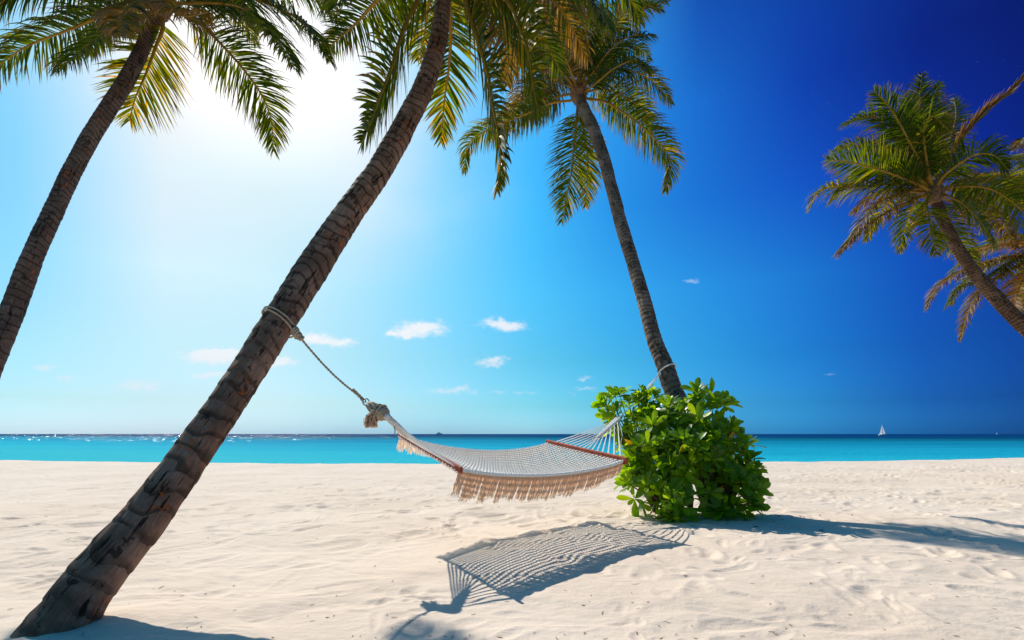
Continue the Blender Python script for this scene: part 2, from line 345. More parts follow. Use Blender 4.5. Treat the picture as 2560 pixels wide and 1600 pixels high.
M_TWIG = m_plain('shrub_branch_bark', (.09, .05, .035), (.17, .11, .07), 25, .85, .2)
M_COTTON = m_plain('white_cotton_cord', (.93, .92, .89), (.97, .96, .94), 60, .85, .1, tfac=.5)
M_FRINGE = m_plain('beige_cotton_fringe', (.80, .58, .41), (.92, .76, .60), 40, .9, .1, tfac=.6)
M_ROPE = m_plain('beige_twisted_rope', (.36, .28, .19), (.52, .42, .31), 50, .85, .15, .004)
M_BAR = m_plain('red_brown_varnished_wood', (.30, .055, .028), (.42, .095, .045), 12, .75, .12)
M_METAL = m_plain('dull_metal', (.10, .09, .08), (.2, .18, .15), 30, .4, .6)

# ------------------------------------------------------------------ ground: the beach
def edge_y(x):       # crest of the beach, metres
    return EYE * (17.3 + .5 * np.log1p(np.exp(-(x / EYE + 6) / 2.2)) * 2.2 * .34 + .0085 * np.clip(x / EYE + 3, 0, 60) ** 2 * (1 / (1 + .008 * np.clip(x / EYE, 0, 99))) + .14 * (vnoise(x / 2.3, x * 0 + 3, seed=5)))
def dimples(X, Y, cell, rad, depth, seed, prob=.6):
    gx, gy = np.floor(X / cell), np.floor(Y / cell); z = np.zeros_like(X)
    for a in (-1, 0, 1):
        for b_ in (-1, 0, 1):
            i, j = gx + a, gy + b_
            ox = (i + _h(i, j, i * 0, seed)) * cell; oy = (j + _h(i, j, i * 0, seed + 1)) * cell
            on = (_h(i, j, i * 0, seed + 2) < prob) * (.35 + .65 * _h(i, j, i * 0, seed + 3))
            th = _h(i, j, i * 0, seed + 4) * 3.14159
            ddx, ddy = X - ox, Y - oy
            q = ((ddx * np.cos(th) + ddy * np.sin(th)) / rad) ** 2 + ((-ddx * np.sin(th) + ddy * np.cos(th)) / (rad * .55)) ** 2
            z += on * depth * (-np.exp(-q) + .45 * np.exp(-((np.sqrt(q) - 1.5) / .45) ** 2))
    return z
def sand_h(X, Y):
    wx = X + .25 * vnoise(X * 1.7, Y * 1.7, seed=21); wy = Y + .25 * vnoise(X * 1.7, Y * 1.7, seed=22)
    z = .035 * vnoise(X / 1.9, Y / 1.4, seed=1) + .016 * vnoise(wx / .55, wy / .42, seed=2) + .007 * vnoise(wx / .24, wy / .17, seed=3)
    msk = .35 + .65 * np.clip(.5 + vnoise(X / 2.5, Y / 2.5, seed=9), 0, 1)
    z += msk * (dimples(wx, wy, .62, .16, .040, 30, .8) + dimples(wx, wy, .30, .085, .020, 50, .7))
    z += .07 * np.exp(-((X + 2.62) / .9) ** 2 - ((Y - 3.3) / .6) ** 2) * 0.6       # sand heaped at the leaning trunk
    e = edge_y(X)
    near = np.clip(1 - (e - Y) / 6, 0, 1)
    z = z * (1 - .5 * near)
    t = Y - e
    z = z - np.where(t > 0, .12 * t * np.clip(t / 1.0, 0, 1), 0)
    return np.maximum(z, -3.0)
def build_beach():
    ys = [2.6]; 
    while ys[-1] < 30: ys.append(ys[-1] + min(max(ys[-1] ** 2 / 624 * .42, .011), .30))
    ys += [31, 33, 36, 42, 55]
    ys = [-60, -35, -20, -10, -5, -2, 0, 1, 1.8, 2.2, 2.4] + ys
    us = np.concatenate([[-26, -16, -9, -5, -3, -2, -1.5], np.linspace(-1.15, 1.15, 840), [1.5, 2, 3, 5, 9, 16, 26]])
    ys = np.array(ys); Xg = us[None, :] * np.maximum(ys, 2.4)[:, None]; Yg = np.repeat(ys[:, None], len(us), 1)
    Z = sand_h(Xg, Yg)
    nr, nc = Xg.shape; co = np.stack([Xg, Yg, Z], -1).reshape(-1, 3).astype(np.float32)
    a = (np.arange(nr - 1)[:, None] * nc + np.arange(nc - 1)[None, :]).ravel()
    F = np.stack([a, a + 1, a + nc + 1, a + nc], 1).astype(np.int32)
    me = bpy.data.meshes.new('beach'); me.vertices.add(len(co)); me.vertices.foreach_set('co', co.ravel())
    me.loops.add(F.size); me.loops.foreach_set('vertex_index', F.ravel())
    me.polygons.add(len(F)); me.polygons.foreach_set('loop_start', np.arange(0, F.size, 4, dtype=np.int32))
    me.polygons.foreach_set('loop_total', np.full(len(F), 4, dtype=np.int32))
    me.polygons.foreach_set('use_smooth', np.ones(len(F), dtype=bool)); me.update(); me.validate()
    o = new_obj('beach', me, M_SAND); tag(o, kind='structure')
build_beach()
def gz(x, y): return float(sand_h(np.array([x]), np.array([y]))[0])
WATER = -.8 * EYE
me = bpy.data.meshes.new('sea'); B = 70000
me.from_pydata([(-B, 5, WATER), (B, 5, WATER), (B, B, WATER), (-B, B, WATER)], [], [(0, 1, 2, 3)])
tag(new_obj('sea', me, M_SEA), kind='structure')

# ------------------------------------------------------------------ palms
def trunk_mesh(name, pts, spacing, material, parent, nseg=36, nlong=220, amp=1.0, seed=0, flare=0.0):
    """pts: (px, py, depth, radius in px)"""
    P = [U(p[0], p[1], p[2]) for p in pts]; Rr = [p[3] / FPX * p[2] * EYE / math.sqrt(1 + ((p[0] - 1280) / FPX) ** 2) for p in pts]
    C4 = [Vector((*p, 0)) for p in P]
    c = catmull(P, nlong); rr = [v.x for v in catmull([Vector((r, 0, 0)) for r in Rr], nlong)]
    c = np.array([tuple(v) for v in c]); T = np.gradient(c, axis=0); T /= np.linalg.norm(T, axis=1)[:, None]
    s = np.concatenate([[0], np.cumsum(np.linalg.norm(np.diff(c, axis=0), axis=1))])
    A = np.cross(T, np.array([0, -1.0, 0])); A /= np.linalg.norm(A, axis=1)[:, None]; Bv = np.cross(T, A)
    th = np.linspace(0, 2 * np.pi, nseg, endpoint=False)
    TH, Sg = np.meshgrid(th, s); cx, sx = np.cos(TH), np.sin(TH)
    prog = s / s[-1]
    sp = np.interp(prog, [0, .35, .7, 1], [spacing * 1.7, spacing * 1.35, spacing * .85, spacing * .6])
    ph = np.concatenate([[0], np.cumsum(np.diff(s) / sp[1:])])
    ring = ph[:, None] + .55 * vnoise(cx * .8 + 5, sx * .8 + 7, Sg / spacing * .5, seed=seed) + .12 * cx
    fr = ring - np.floor(ring)
    Rg = np.array(rr)[:, None]
    dsp = Rg * (.045 * vnoise(cx * 1.1, sx * 1.1, Sg * 2.2 + 9, seed=seed + 1) + .035 * vnoise(cx * 2.4, sx * 2.4, Sg * 5, seed=seed + 2) + .018 * vnoise(cx * 6, sx * 6, Sg * 12, seed=seed + 3))
    dsp += Rg * .075 * amp * (np.where(fr < .12, fr / .12, 1 - (fr - .12) * .95) - .5)
    if flare: dsp += Rg * flare * np.exp(-Sg / .35)
    rad = Rg + dsp
    co = c[:, None, :] + rad[..., None] * (cx[..., None] * A[:, None, :] + sx[..., None] * Bv[:, None, :])
    V = co.reshape(-1, 3); F = []
    for i in range(nlong - 1):
        for k in range(nseg):
            k2 = (k + 1) % nseg; F.append((i * nseg + k, i * nseg + k2, (i + 1) * nseg + k2, (i + 1) * nseg + k))
    F.append(tuple((nlong - 1) * nseg + k for k in range(nseg)))
    me = bpy.data.meshes.new(name); me.from_pydata([tuple(v) for v in V], [], F); me.update()
    me.polygons.foreach_set('use_smooth', [True] * len(me.polygons))
    at = me.attributes.new('ring', 'FLOAT', 'POINT'); at.data.foreach_set('value', ring.ravel().astype(np.float32))
    bk = me.attributes.new('bark_pos', 'FLOAT_VECTOR', 'POINT'); bk.data.foreach_set('vector', np.stack([cx * Rg, sx * Rg, Sg + 0 * Rg], -1).reshape(-1).astype(np.float32))
    me.uv_layers.new(name='UVMap')
    me.materials.append(material)
    return new_obj(name, me, None, parent), c, rr

def frond(tree, hub, pts, depth=None, L=2.5, sign=-1, leaf=.46, droop=.35, mt=None, bare=.16, hug=0.0, n=None, thick=1.0, vr=(0, 1), missing=.04, zup=.15, face=0.0):
    """pts: pixels along the midrib from hub to tip; leaflets on both sides"""
    mt = mt or M_FROND
    hx, hy, hd = hub
    P = [(hx, hy)] + list(pts)
    seg = [math.hypot(P[i + 1][0] - P[i][0], P[i + 1][1] - P[i][1]) / FPX * hd for i in range(len(P) - 1)]
    tot = sum(seg); dz = math.sqrt(max(0, L * L - tot * tot)) if depth is None else abs(depth)
    dz = min(dz, 1.7); acc = 0; Q = [U(hx, hy, hd)]
    for i, s_ in enumerate(seg):
        acc += s_; Q.append(U(P[i + 1][0], P[i + 1][1], hd + sign * dz * (acc / tot)))
    N_ = 60; c = catmull(Q, N_)
    ln = [0]
    for i in range(1, N_): ln.append(ln[-1] + (c[i] - c[i - 1]).length)
    LT = ln[-1]
    ra = MB(); ra.tube(c[::2] + [c[-1]], [(.030 * (1 - i / 30) ** 1.15 + .0035) * thick * EYE * (1.4 if i < 2 else 1) for i in range(31)], 6)
    fo = ra.build('frond', M_STALK, tree)
    out = (c[min(12, N_ - 1)] - c[0]); out.z = 0
    if out.length < .01: out = Vector((0, -1, 0))
    out.normalize()
    mb = MB(); n = n or max(40, int(LT * (1 - bare) / .021))
    Np = None
    for i in range(n):
        t = bare + (1 - bare) * (i + rnd.random() * .5) / n
        x = t * LT; k = 0
        lo, hi = 0, N_ - 2
        while lo < hi:
            md = (lo + hi + 1) // 2
            if ln[md] <= x: lo = md
            else: hi = md - 1
        k = lo; f = (x - ln[k]) / max(1e-6, ln[k + 1] - ln[k]); p = c[k].lerp(c[k + 1], min(1, f))
        T = (c[min(k + 2, N_ - 1)] - c[max(k - 1, 0)]).normalized()
        up = (Vector((0, 0, 1)) + out * .55) * (1 - face) + (p - camo.location).normalized() * face * 1.3
        Nn = up - T * up.dot(T)
        if Np is not None: Nn = Nn.normalized() * .5 + Np * .5; Nn -= T * Nn.dot(T)
        Nn.normalize(); Np = Nn
        S = T.cross(Nn)
        tt = (t - bare) / (1 - bare)
        prof = (math.sin(math.pi * (.16 + .80 * tt))) ** .55 * (1 - .35 * tt ** 3)
        al = R(20 + 42 * tt ** 1.3 + 25 * hug)
        for sd in (-1, 1):
            if rnd.random() < missing: continue
            Lf = 1.28 * leaf * EYE * prof * rnd.uniform(.8, 1.1)
            a2 = al + R(rnd.gauss(0, 6))
            d = (S * sd * math.cos(a2) * (1 - .5 * hug) + T * math.sin(a2) + Nn * (zup + rnd.gauss(0, .13)))
            d.normalize()
            wv = T - d * T.dot(d); wv.normalize()
            nn = d.cross(wv); tw = rnd.gauss(0, .35); wv = (wv * math.cos(tw) + nn * math.sin(tw)).normalized()
            ns = 5; q = p.copy(); V = []; uv = []; wd = .0115 * EYE * (.7 + .5 * prof) * rnd.uniform(.85, 1.15)
            rv = vr[0] + (vr[1] - vr[0]) * min(1, max(0, rnd.gauss(.42, .22)))
            dr = droop * 1.25 * rnd.uniform(.5, 1.5); sw = rnd.gauss(0, .06)
            for j in range(ns + 1):
                g = j / ns; ww = wd * (min(1, .45 + g * 2.2)) * (1 - g ** 2.2) + .0006
                V += [q - wv * ww, q + wv * ww]; uv += [(g, rv), (g, rv)]
                if j < ns:
                    q = q + d * (Lf / ns)
                    d = (d + Vector((sw, sw, -1)) * dr * (.35 + g) * .62).normalized()
                    wv = wv - d * wv.dot(d)
                    if wv.length < .05: wv = T.copy()
                    wv.normalize()
            mb.add(V, [(2 * j, 2 * j + 1, 2 * j + 3, 2 * j + 2) for j in range(ns)], uv)
    lo_ = mb.build('leaflets', mt, fo, smooth=False); lo_['kind'] = 'stuff'
    return fo

def sheath(tree, hub, r, n=26, seed=1, length=.42):
    rg = random.Random(seed); mb = MB(); c = U(*hub)
    for i in range(n):
        th = rg.uniform(0, 6.283); d = Vector((math.cos(th), math.sin(th), rg.uniform(.2, 1.4))).normalized()
        p = c + Vector((math.cos(th) * r * .6, math.sin(th) * r * .6, rg.uniform(-.16, .10))); Lf = length * EYE * rg.uniform(.35, 1)
        wv = Vector((-math.sin(th), math.cos(th), 0)); V = []; ww = rg.uniform(.012, .045) * EYE; dr = rg.uniform(.2, .9)
        for j in range(6):
            g = j / 5; V += [p - wv * ww * (1 - g * .9), p + wv * ww * (1 - g * .9)]
            p = p + d * Lf / 5; d = (d + Vector((0, 0, -dr * .55))).normalized()
        mb.add(V, [(2 * j, 2 * j + 1, 2 * j + 3, 2 * j + 2) for j in range(5)])
    # swollen heart of the crown
    ring = [c + Vector((0, 0, z)) for z in (-.22, -.1, 0, .12, .26, .42)]
    mb.tube(ring, [r * .9, r * 1.25, r * 1.45, r * 1.3, r * .8, r * .2], 12)
    mb.build('leaf_sheath', M_HUSK, tree)

def filler(tree, hub, n, seed, L=2.4, elev=(20, 75), az=(0, 360), **k):
    """more fronds of the crown, up and away"""
    rg = random.Random(seed); hx, hy, hd = hub; H = U(*hub)
    for i in range(n):
        a = R(az[0] + (az[1] - az[0]) * (i + rg.random() * .6) / n); e = R(rg.uniform(*elev))
        d = Vector((math.cos(a) * math.cos(e), math.sin(a) * math.cos(e), math.sin(e))); p = H.copy(); pts = []
        for j in range(6):
            p = p + d * (L * EYE / 6); d = (d + Vector((0, 0, -.26 - .05 * j))).normalized()
            dd = p.y / EYE; pts.append((1280 + FPX * p.x / p.y, HOR - (p.z - EYE) / p.y * FPX, dd))
        frond3(tree, hub, pts, **k)
def frond3(tree, hub, pts3, **k):
    """as frond(), each point with a depth of its own"""
    global U
    keep = U; tbl = {(round(a, 3), round(b, 3)): d for a, b, d in pts3}
    def U2(px, py, d): return keep(px, py, tbl.get((round(px, 3), round(py, 3)), d))
    U = U2
    try: frond(tree, hub, [(a, b) for a, b, d in pts3], depth=0, **k)
    finally: U = keep

def palm(label, base_pts, spacing, bark, hub, r_hub, seed, group='coconut palms on the beach', **kw):
    b0 = U(*base_pts[0][:3]); root = empty('palm_tree', (b0.x, b0.y, gz(b0.x, b0.y)))
    tag(root, label, 'palm tree', group)
    tr, c, rr = trunk_mesh('trunk', base_pts, spacing, bark, root, seed=seed, **kw)
    sheath(root, hub, r_hub, seed=seed)
    return root, c, rr

# --- palm leaning in from the left edge
T1 = [(-186, 1370, 5.45, 39), (-170, 1330, 5.5, 37), (-110, 1200, 5.65, 36), (-70, 1060, 5.8, 35), (-35, 950, 5.95, 34), (8, 837, 6.1, 33.5), (38, 757, 6.25, 32.5),
      (83, 638, 6.4, 29), (130, 536, 6.6, 26.5), (172, 445, 6.8, 25), (218, 357, 6.95, 24.5), (280, 258, 7.1, 23), (328, 179, 7.25, 21), (372, 85, 7.4, 18), (395, 30, 7.4, 16)]
T1 = [(a_, b_, d_ * 1.03, r_) for a_, b_, d_, r_ in T1]
t1, _, _ = palm('palm at the left edge, leaning right, its trunk cut off by the photo edge', T1, .10, M_BARK1, (400, 12, 7.62), .135, 11, nseg=32, nlong=320, amp=.8)
H1 = (400, 12, 7.62)
frond(t1, H1, [(343, 18), (250, 43), (171, 75), (71, 114), (0, 164), (-16, 215)], sign=-1, droop=.85, leaf=0.53, vr=(.0, .75), L=2.85)
frond(t1, H1, [(375, 32), (303, 66), (250, 93), (200, 132), (143, 178)], sign=-1, droop=.75, leaf=0.48, vr=(0, .8), L=2.3)
frond(t1, H1, [(360, -30), (270, -48), (150, -45), (40, -20), (-30, 40)], sign=-1, droop=.8, leaf=0.57, vr=(0, .7), L=2.85)
frond(t1, H1, [(330, -60), (220, -90), (100, -70), (0, -30)], sign=1, droop=.8, leaf=0.57, L=2.85)
frond(t1, H1, [(407, 68), (389, 118), (364, 186), (339, 243), (323, 303)], depth=.05, sign=1, face=.9, droop=.15, leaf=0.57, vr=(.35, 1), L=2.4)
frond(t1, H1, [(443, 25), (493, 54), (536, 93), (607, 171), (657, 243), (678, 303), (684, 378)], sign=-1, face=1, droop=.3, leaf=0.51, vr=(0, .95), L=2.9)
frond(t1, H1, [(470, -15), (571, -18), (660, 5), (714, 30), (768, 64), (825, 153)], sign=-1, droop=.75, leaf=0.53, vr=(0, .7), L=3.2)
frond(t1, H1, [(460, 8), (536, 7), (607, 20), (678, 79), (739, 175)], sign=-1, droop=.6, leaf=0.53, vr=(0, .7), L=2.9)
frond(t1, H1, [(480, -40), (600, -70), (720, -50), (800, 0), (850, 60)], sign=1, droop=.7, leaf=0.57, vr=(0, .7), L=3.2)
frond(t1, H1, [(450, -10), (530, -25), (600, 0), (640, 60)], sign=1, droop=.6, leaf=0.53, vr=(0, .7), L=2.9)
frond(t1, H1, [(440, 30), (470, 40), (520, 30)], sign=-1, droop=.9, leaf=0.40, mt=M_OLD, L=1.6)
frond(t1, H1, [(350, 5), (310, 30), (300, 90)], sign=-1, droop=.9, leaf=0.40, mt=M_OLD, L=1.8)
filler(t1, H1, 6, 3, droop=.5, leaf=0.52, elev=(45, 75), az=(10, 360), L=2.85)

# --- big palm the hammock is tied to
T2 = [(70, 1668, 2.56, 92), (130, 1590, 2.64, 89), (172, 1532, 2.70, 84), (231, 1447, 2.80, 77), (350, 1311, 2.98, 64), (482, 1131, 3.28, 52.5), (573, 1000, 3.51, 46), (643, 892, 3.72, 43.5), (708, 788, 3.94, 42),
      (790, 657, 4.25, 41), (868, 538, 4.55, 34), (953, 419, 4.8, 30.5), (1018, 300, 5.0, 28), (1058, 223, 5.08, 26), (1094, 112, 5.16, 22), (1108, 0, 5.2, 19.5), (1113, -90, 5.2, 18)]
t2, c2, r2 = palm('big palm leaning right in the foreground, rope of the hammock tied round it', T2, .105, M_BARK2, (1114, -100, 5.2), .11, 23, nseg=72, nlong=620, amp=.62, flare=.10)
H2 = (1114, -105, 5.2)
frond(t2, H2, [(1040, -70), (945, 0), (893, 56), (848, 95), (812, 130)], sign=1, face=.7, droop=.3, leaf=.42, vr=(0, .85))
frond(t2, H2, [(1080, -60), (1045, 0), (1019, 48), (997, 108), (975, 179), (945, 253), (930, 298), (904, 357)], sign=-1, face=.6, droop=.18, leaf=.40, vr=(0, .9))
frond(t2, H2, [(1122, 0), (1127, 80), (1122, 170), (1110, 260), (1103, 357)], sign=1, face=.5, droop=.2, leaf=.36, vr=(.2, 1), L=2.2)
frond(t2, H2, [(1085, -40), (1070, 20), (1062, 80), (1045, 150)], sign=1, droop=.45, leaf=.38, vr=(.3, 1), L=1.7)
frond(t2, H2, [(1140, -60), (1164, 0), (1179, 52), (1202, 123), (1220, 186), (1231, 260), (1246, 335), (1252, 409), (1241, 478)], sign=-1, face=.5, droop=.35, leaf=.36, vr=(.1, 1), L=2.6)
frond(t2, H2, [(1190, -70), (1268, 0), (1298, 67), (1320, 130), (1335, 223), (1347, 285)], sign=-1, face=.6, droop=.3, leaf=.42, vr=(.1, 1), L=2.3)
frond(t2, H2, [(1200, -60), (1280, 18), (1320, 67), (1369, 119), (1406, 190)], sign=1, droop=.5, leaf=.42, vr=(0, .6), L=2.3)
frond(t2, H2, [(1170, -70), (1230, -10), (1262, 60), (1270, 150), (1268, 215)], sign=1, droop=.6, leaf=.42, mt=M_OLD, L=2.2)
frond(t2, H2, [(1200, -110), (1300, -90), (1400, -40), (1480, 10), (1520, 70)], sign=-1, droop=.9, leaf=.5, vr=(0, .8), L=2.5)
frond(t2, H2, [(1200, -130), (1320, -130), (1440, -80), (1560, -20), (1600, 60)], sign=1, droop=.9, leaf=.5, vr=(0, .8), L=2.6)
frond(t2, H2, [(1180, -90), (1290, -60), (1380, 0), (1430, 70), (1470, 150)], sign=1, droop=.85, leaf=.45, mt=M_OLD, L=2.4)
frond(t2, H2, [(1050, -120), (960, -100), (880, -40), (835, 20)], sign=-1, droop=.6, leaf=.42, vr=(0, .7), L=2.3)
frond(t2, H2, [(1150, -80), (1190, -20), (1210, 40), (1215, 110)], sign=1, droop=.6, leaf=.38, mt=M_OLD, L=1.8)
filler(t2, H2, 7, 5, droop=.5, leaf=.45, elev=(35, 75), az=(10, 360))

# --- slim palm rising from the green shrub
T3 = [(1795, 1300, 6.46, 31), (1783, 1262, 6.562, 29), (1740, 1120, 6.971, 26), (1682, 973, 7.452, 24), (1661, 910, 7.68, 21.5), (1635, 846, 7.925, 19), (1613, 762, 8.272, 17.5), (1582, 656, 8.756, 16.5), (1553, 561, 9.24, 16), (1531, 476, 9.721, 15.5), (1508, 391, 10.255, 15), (1481, 317, 10.77, 15), (1455, 262, 11.188, 14), (1448, 240, 11.364, 13)]
t3, c3, r3 = palm('slim grey palm rising out of the green shrub, curving left', T3, .085, M_BARK3, (1447, 235, 11.36), .16, 37, nseg=28, nlong=420, amp=.8)
H3 = (1446, 232, 11.36)
f3 = dict(leaf=0.51)
frond(t3, H3, [(1432, 250), (1376, 258), (1320, 283), (1246, 312), (1190, 342), (1168, 368), (1161, 431)], depth=1.5, sign=1, face=.3, droop=.8, vr=(.1, 1), **f3)
frond(t3, H3, [(1410, 238), (1358, 250), (1310, 262), (1260, 310), (1225, 350)], depth=1.5, sign=1, face=.3, droop=.8, mt=M_OLD, **f3)
frond(t3, H3, [(1442, 290), (1436, 353), (1429, 428), (1414, 502), (1404, 554)], sign=-1, face=.8, droop=.2, leaf=0.55, vr=(.1, .9), L=2.98)
frond(t3, H3, [(1453, 298), (1466, 357), (1470, 428), (1464, 517)], sign=1, face=.6, droop=.25, leaf=0.46, vr=(.3, 1), L=2.54)
frond(t3, H3, [(1470, 247), (1507, 252), (1544, 272), (1600, 312), (1656, 365), (1678, 409), (1663, 478)], sign=-1, face=.6, droop=.5, vr=(.1, 1), leaf=0.50, L=2.76)
frond(t3, H3, [(1470, 229), (1507, 223), (1563, 242), (1612, 275), (1625, 330)], sign=1, face=.5, droop=.6, vr=(.2, .95), leaf=0.50, L=2.76)
frond(t3, H3, [(1462, 230), (1499, 200), (1540, 168), (1590, 150), (1618, 180)], sign=-1, droop=.8, vr=(0, .6), L=2.76, **f3)
frond(t3, H3, [(1465, 215), (1500, 165), (1545, 130), (1595, 120), (1625, 150)], sign=1, droop=.75, vr=(0, .55), L=2.87, **f3)
frond(t3, H3, [(1475, 170), (1510, 105), (1560, 55), (1610, 22), (1668, 5)], sign=1, droop=.6, vr=(0, .5), L=2.87, **f3)
frond(t3, H3, [(1480, 185), (1530, 120), (1580, 90), (1635, 90)], sign=-1, droop=.7, vr=(0, .6), L=2.76, **f3)
frond(t3, H3, [(1447, 190), (1444, 130), (1432, 70), (1400, 25), (1350, 20)], sign=-1, face=.8, droop=.35, vr=(.1, .75), L=2.65, leaf=0.57)
frond(t3, H3, [(1460, 180), (1470, 110), (1490, 50), (1520, 10)], sign=1, face=.7, droop=.4, vr=(0, .7), L=2.76, leaf=0.55)
frond(t3, H3, [(1429, 205), (1395, 167), (1340, 141), (1290, 160), (1255, 200)], depth=1.4, sign=1, droop=.7, vr=(0, .7), L=2.76, **f3)
frond(t3, H3, [(1425, 217), (1376, 197), (1340, 208), (1300, 235), (1275, 290)], depth=1.5, sign=1, droop=.75, vr=(0, .9), L=2.76, mt=M_OLD, **f3)
frond(t3, H3, [(1430, 190), (1400, 120), (1350, 70), (1290, 60), (1240, 90)], depth=1.4, sign=1, droop=.65, vr=(0, .7), L=2.87, **f3)
frond(t3, H3, [(1435, 200), (1415, 150), (1380, 100), (1330, 90)], sign=-1, droop=.7, L=2.65, mt=M_OLD, **f3)
filler(t3, H3, 6, 9, droop=.5, leaf=0.53, elev=(30, 75), az=(0, 360), L=2.76)

# --- three palms at the right edge
T4 = [(2950, 1262, 9.5, 27), (2935, 1222, 9.55, 26), (2900, 1150, 9.6, 28), (2830, 1060, 9.7, 25), (2700, 935, 9.8, 24), (2560, 817, 9.9, 22.5), (2465, 717, 10.0, 20), (2403, 636, 10.1, 17.5),
      (2365, 565, 10.15, 16.5), (2345, 515, 10.2, 15), (2338, 495, 10.2, 14)]
t4, _, _ = palm('full crowned palm against deep blue sky at the right edge, trunk leaning left', T4, .085, M_BARK4, (2336, 486, 10.2), .14, 51, nseg=26, nlong=360, amp=1.4)
H4 = (2336, 482, 10.2); k4 = dict(leaf=.48, L=2.4)
frond(t4, H4, [(2303, 465), (2246, 441), (2174, 417), (2112, 403), (2067, 400)], sign=-1, face=.9, droop=.12, vr=(0, .8), zup=.3, **k4)
frond(t4, H4, [(2290, 440), (2240, 400), (2180, 375), (2127, 362), (2088, 376)], sign=1, droop=.5, vr=(0, .7), **k4)
frond(t4, H4, [(2310, 420), (2279, 365), (2246, 303), (2217, 260), (2186, 227)], sign=-1, face=.8, droop=.2, vr=(0, .6), **k4)
frond(t4, H4, [(2290, 400), (2246, 340), (2200, 300), (2160, 292), (2105, 312)], sign=1, droop=.4, vr=(0, .5), **k4)
frond(t4, H4, [(2322, 430), (2312, 370), (2310, 320), (2330, 292), (2372, 325)], sign=-1, face=.8, droop=.4, vr=(.2, .9), leaf=.4, L=2.1)
frond(t4, H4, [(2325, 430), (2305, 340), (2298, 260), (2305, 185)], sign=1, face=.8, droop=.1, vr=(0, .6), **k4)
frond(t4, H4, [(2335, 420), (2320, 320), (2330, 250), (2352, 205)], sign=1, face=.8, droop=.15, vr=(0, .6), **k4)
frond(t4, H4, [(2300, 420), (2290, 330), (2270, 270), (2262, 235)], sign=1, face=.8, droop=.2, vr=(0, .6), **k4)
frond(t4, H4, [(2350, 420), (2375, 350), (2390, 290), (2385, 245)], sign=1, face=.8, droop=.2, vr=(0, .95), **k4)
frond(t4, H4, [(2355, 446), (2388, 417), (2436, 388), (2484, 388), (2520, 425)], sign=-1, face=.6, droop=.5, vr=(0, .8), **k4)
frond(t4, H4, [(2341, 446), (2403, 350), (2460, 284), (2520, 235), (2575, 175)], sign=1, droop=.05, vr=(.4, 1), hug=1.6, leaf=.36, mt=M_OLD, L=2.6)
frond(t4, H4, [(2293, 465), (2227, 460), (2127, 469), (2055, 474), (2022, 522)], sign=-1, droop=.65, vr=(.1, 1), **k4)
frond(t4, H4, [(2300, 470), (2246, 486), (2188, 512), (2150, 565), (2098, 641)], sign=-1, droop=.55, mt=M_OLD, leaf=.36, L=2.3)
frond(t4, H4, [(2288, 498), (2236, 522), (2174, 560), (2127, 603), (2088, 636)], sign=1, droop=.8, mt=M_OLD, leaf=.38, L=2.3)
frond(t4, H4, [(2300, 480), (2240, 478), (2180, 490), (2130, 535)], sign=1, droop=.8, mt=M_OLD, leaf=.36, L=2.1)
frond(t4, H4, [(2317, 503), (2322, 540), (2327, 575), (2341, 636)], sign=-1, face=.6, droop=.3, vr=(.2, 1), leaf=.36, L=1.7)
frond(t4, H4, [(2369, 541), (2388, 588), (2417, 636), (2445, 665)], sign=1, droop=.5, vr=(.2, 1), leaf=.4, L=2.0)
frond(t4, H4, [(2365, 488), (2412, 512), (2460, 565), (2484, 612)], sign=-1, face=.5, droop=.5, vr=(.1, .8), leaf=.44, L=2.2)
frond(t4, H4, [(2355, 477), (2412, 466), (2484, 476), (2560, 531), (2620, 610)], sign=-1, face=.5, droop=.5, vr=(.3, 1), leaf=.5, L=2.6)
frond(t4, H4, [(2365, 470), (2412, 452), (2484, 455), (2560, 490), (2610, 550)], sign=1, droop=.7, vr=(0, .8), leaf=.45, L=2.6)
frond(t4, H4, [(2370, 500), (2430, 520), (2500, 560), (2540, 620)], sign=1, droop=.7, leaf=.42, mt=M_OLD, L=2.4)
filler(t4, H4, 5, 12, droop=.4, leaf=.42, elev=(20, 60), az=(20, 200), L=2.2)

T5 = [(2930, 1225, 11.9, 21), (2915, 1193, 12, 20), (2870, 1050, 12, 19), (2790, 880, 12, 18), (2700, 720, 12, 15), (2655, 650, 12, 12)]
t5, _, _ = palm('palm mostly outside the right edge, lowest fronds hanging behind the leaning trunk', T5, .09, M_BARK4, (2650, 640, 12), .14, 61, nseg=20, nlong=160)
H5 = (2650, 636, 12.0); k5 = dict(leaf=.45)
frond(t5, H5, [(2560, 610), (2484, 614), (2440, 630)], sign=-1, droop=.45, vr=(.5, 1), L=2.3, mt=M_OLD, leaf=.4)
frond(t5, H5, [(2560, 640), (2484, 650), (2403, 679), (2341, 722), (2317, 772)], sign=1, droop=.75, vr=(.2, 1), L=2.9, mt=M_OLD, **k5)
frond(t5, H5, [(2570, 655), (2500, 690), (2446, 736), (2422, 779), (2400, 850)], sign=-1, droop=.5, vr=(.2, 1), L=2.7, mt=M_OLD, leaf=.38)
frond(t5, H5, [(2600, 670), (2560, 700), (2541, 740), (2535, 800)], sign=-1, droop=.5, vr=(.5, 1), L=2.4, mt=M_OLD, **k5)
frond(t5, H5, [(2560, 640), (2480, 690), (2400, 720), (2380, 760)], sign=1, droop=.6, vr=(.1, .8), L=2.5, **k5)
frond(t5, H5, [(2600, 690), (2580, 760), (2575, 830)], sign=1, face=.7, droop=.3, vr=(.2, .9), L=2.4, **k5)
filler(t5, H5, 9, 17, droop=.5, leaf=.45, elev=(10, 70), az=(0, 360), L=2.5)

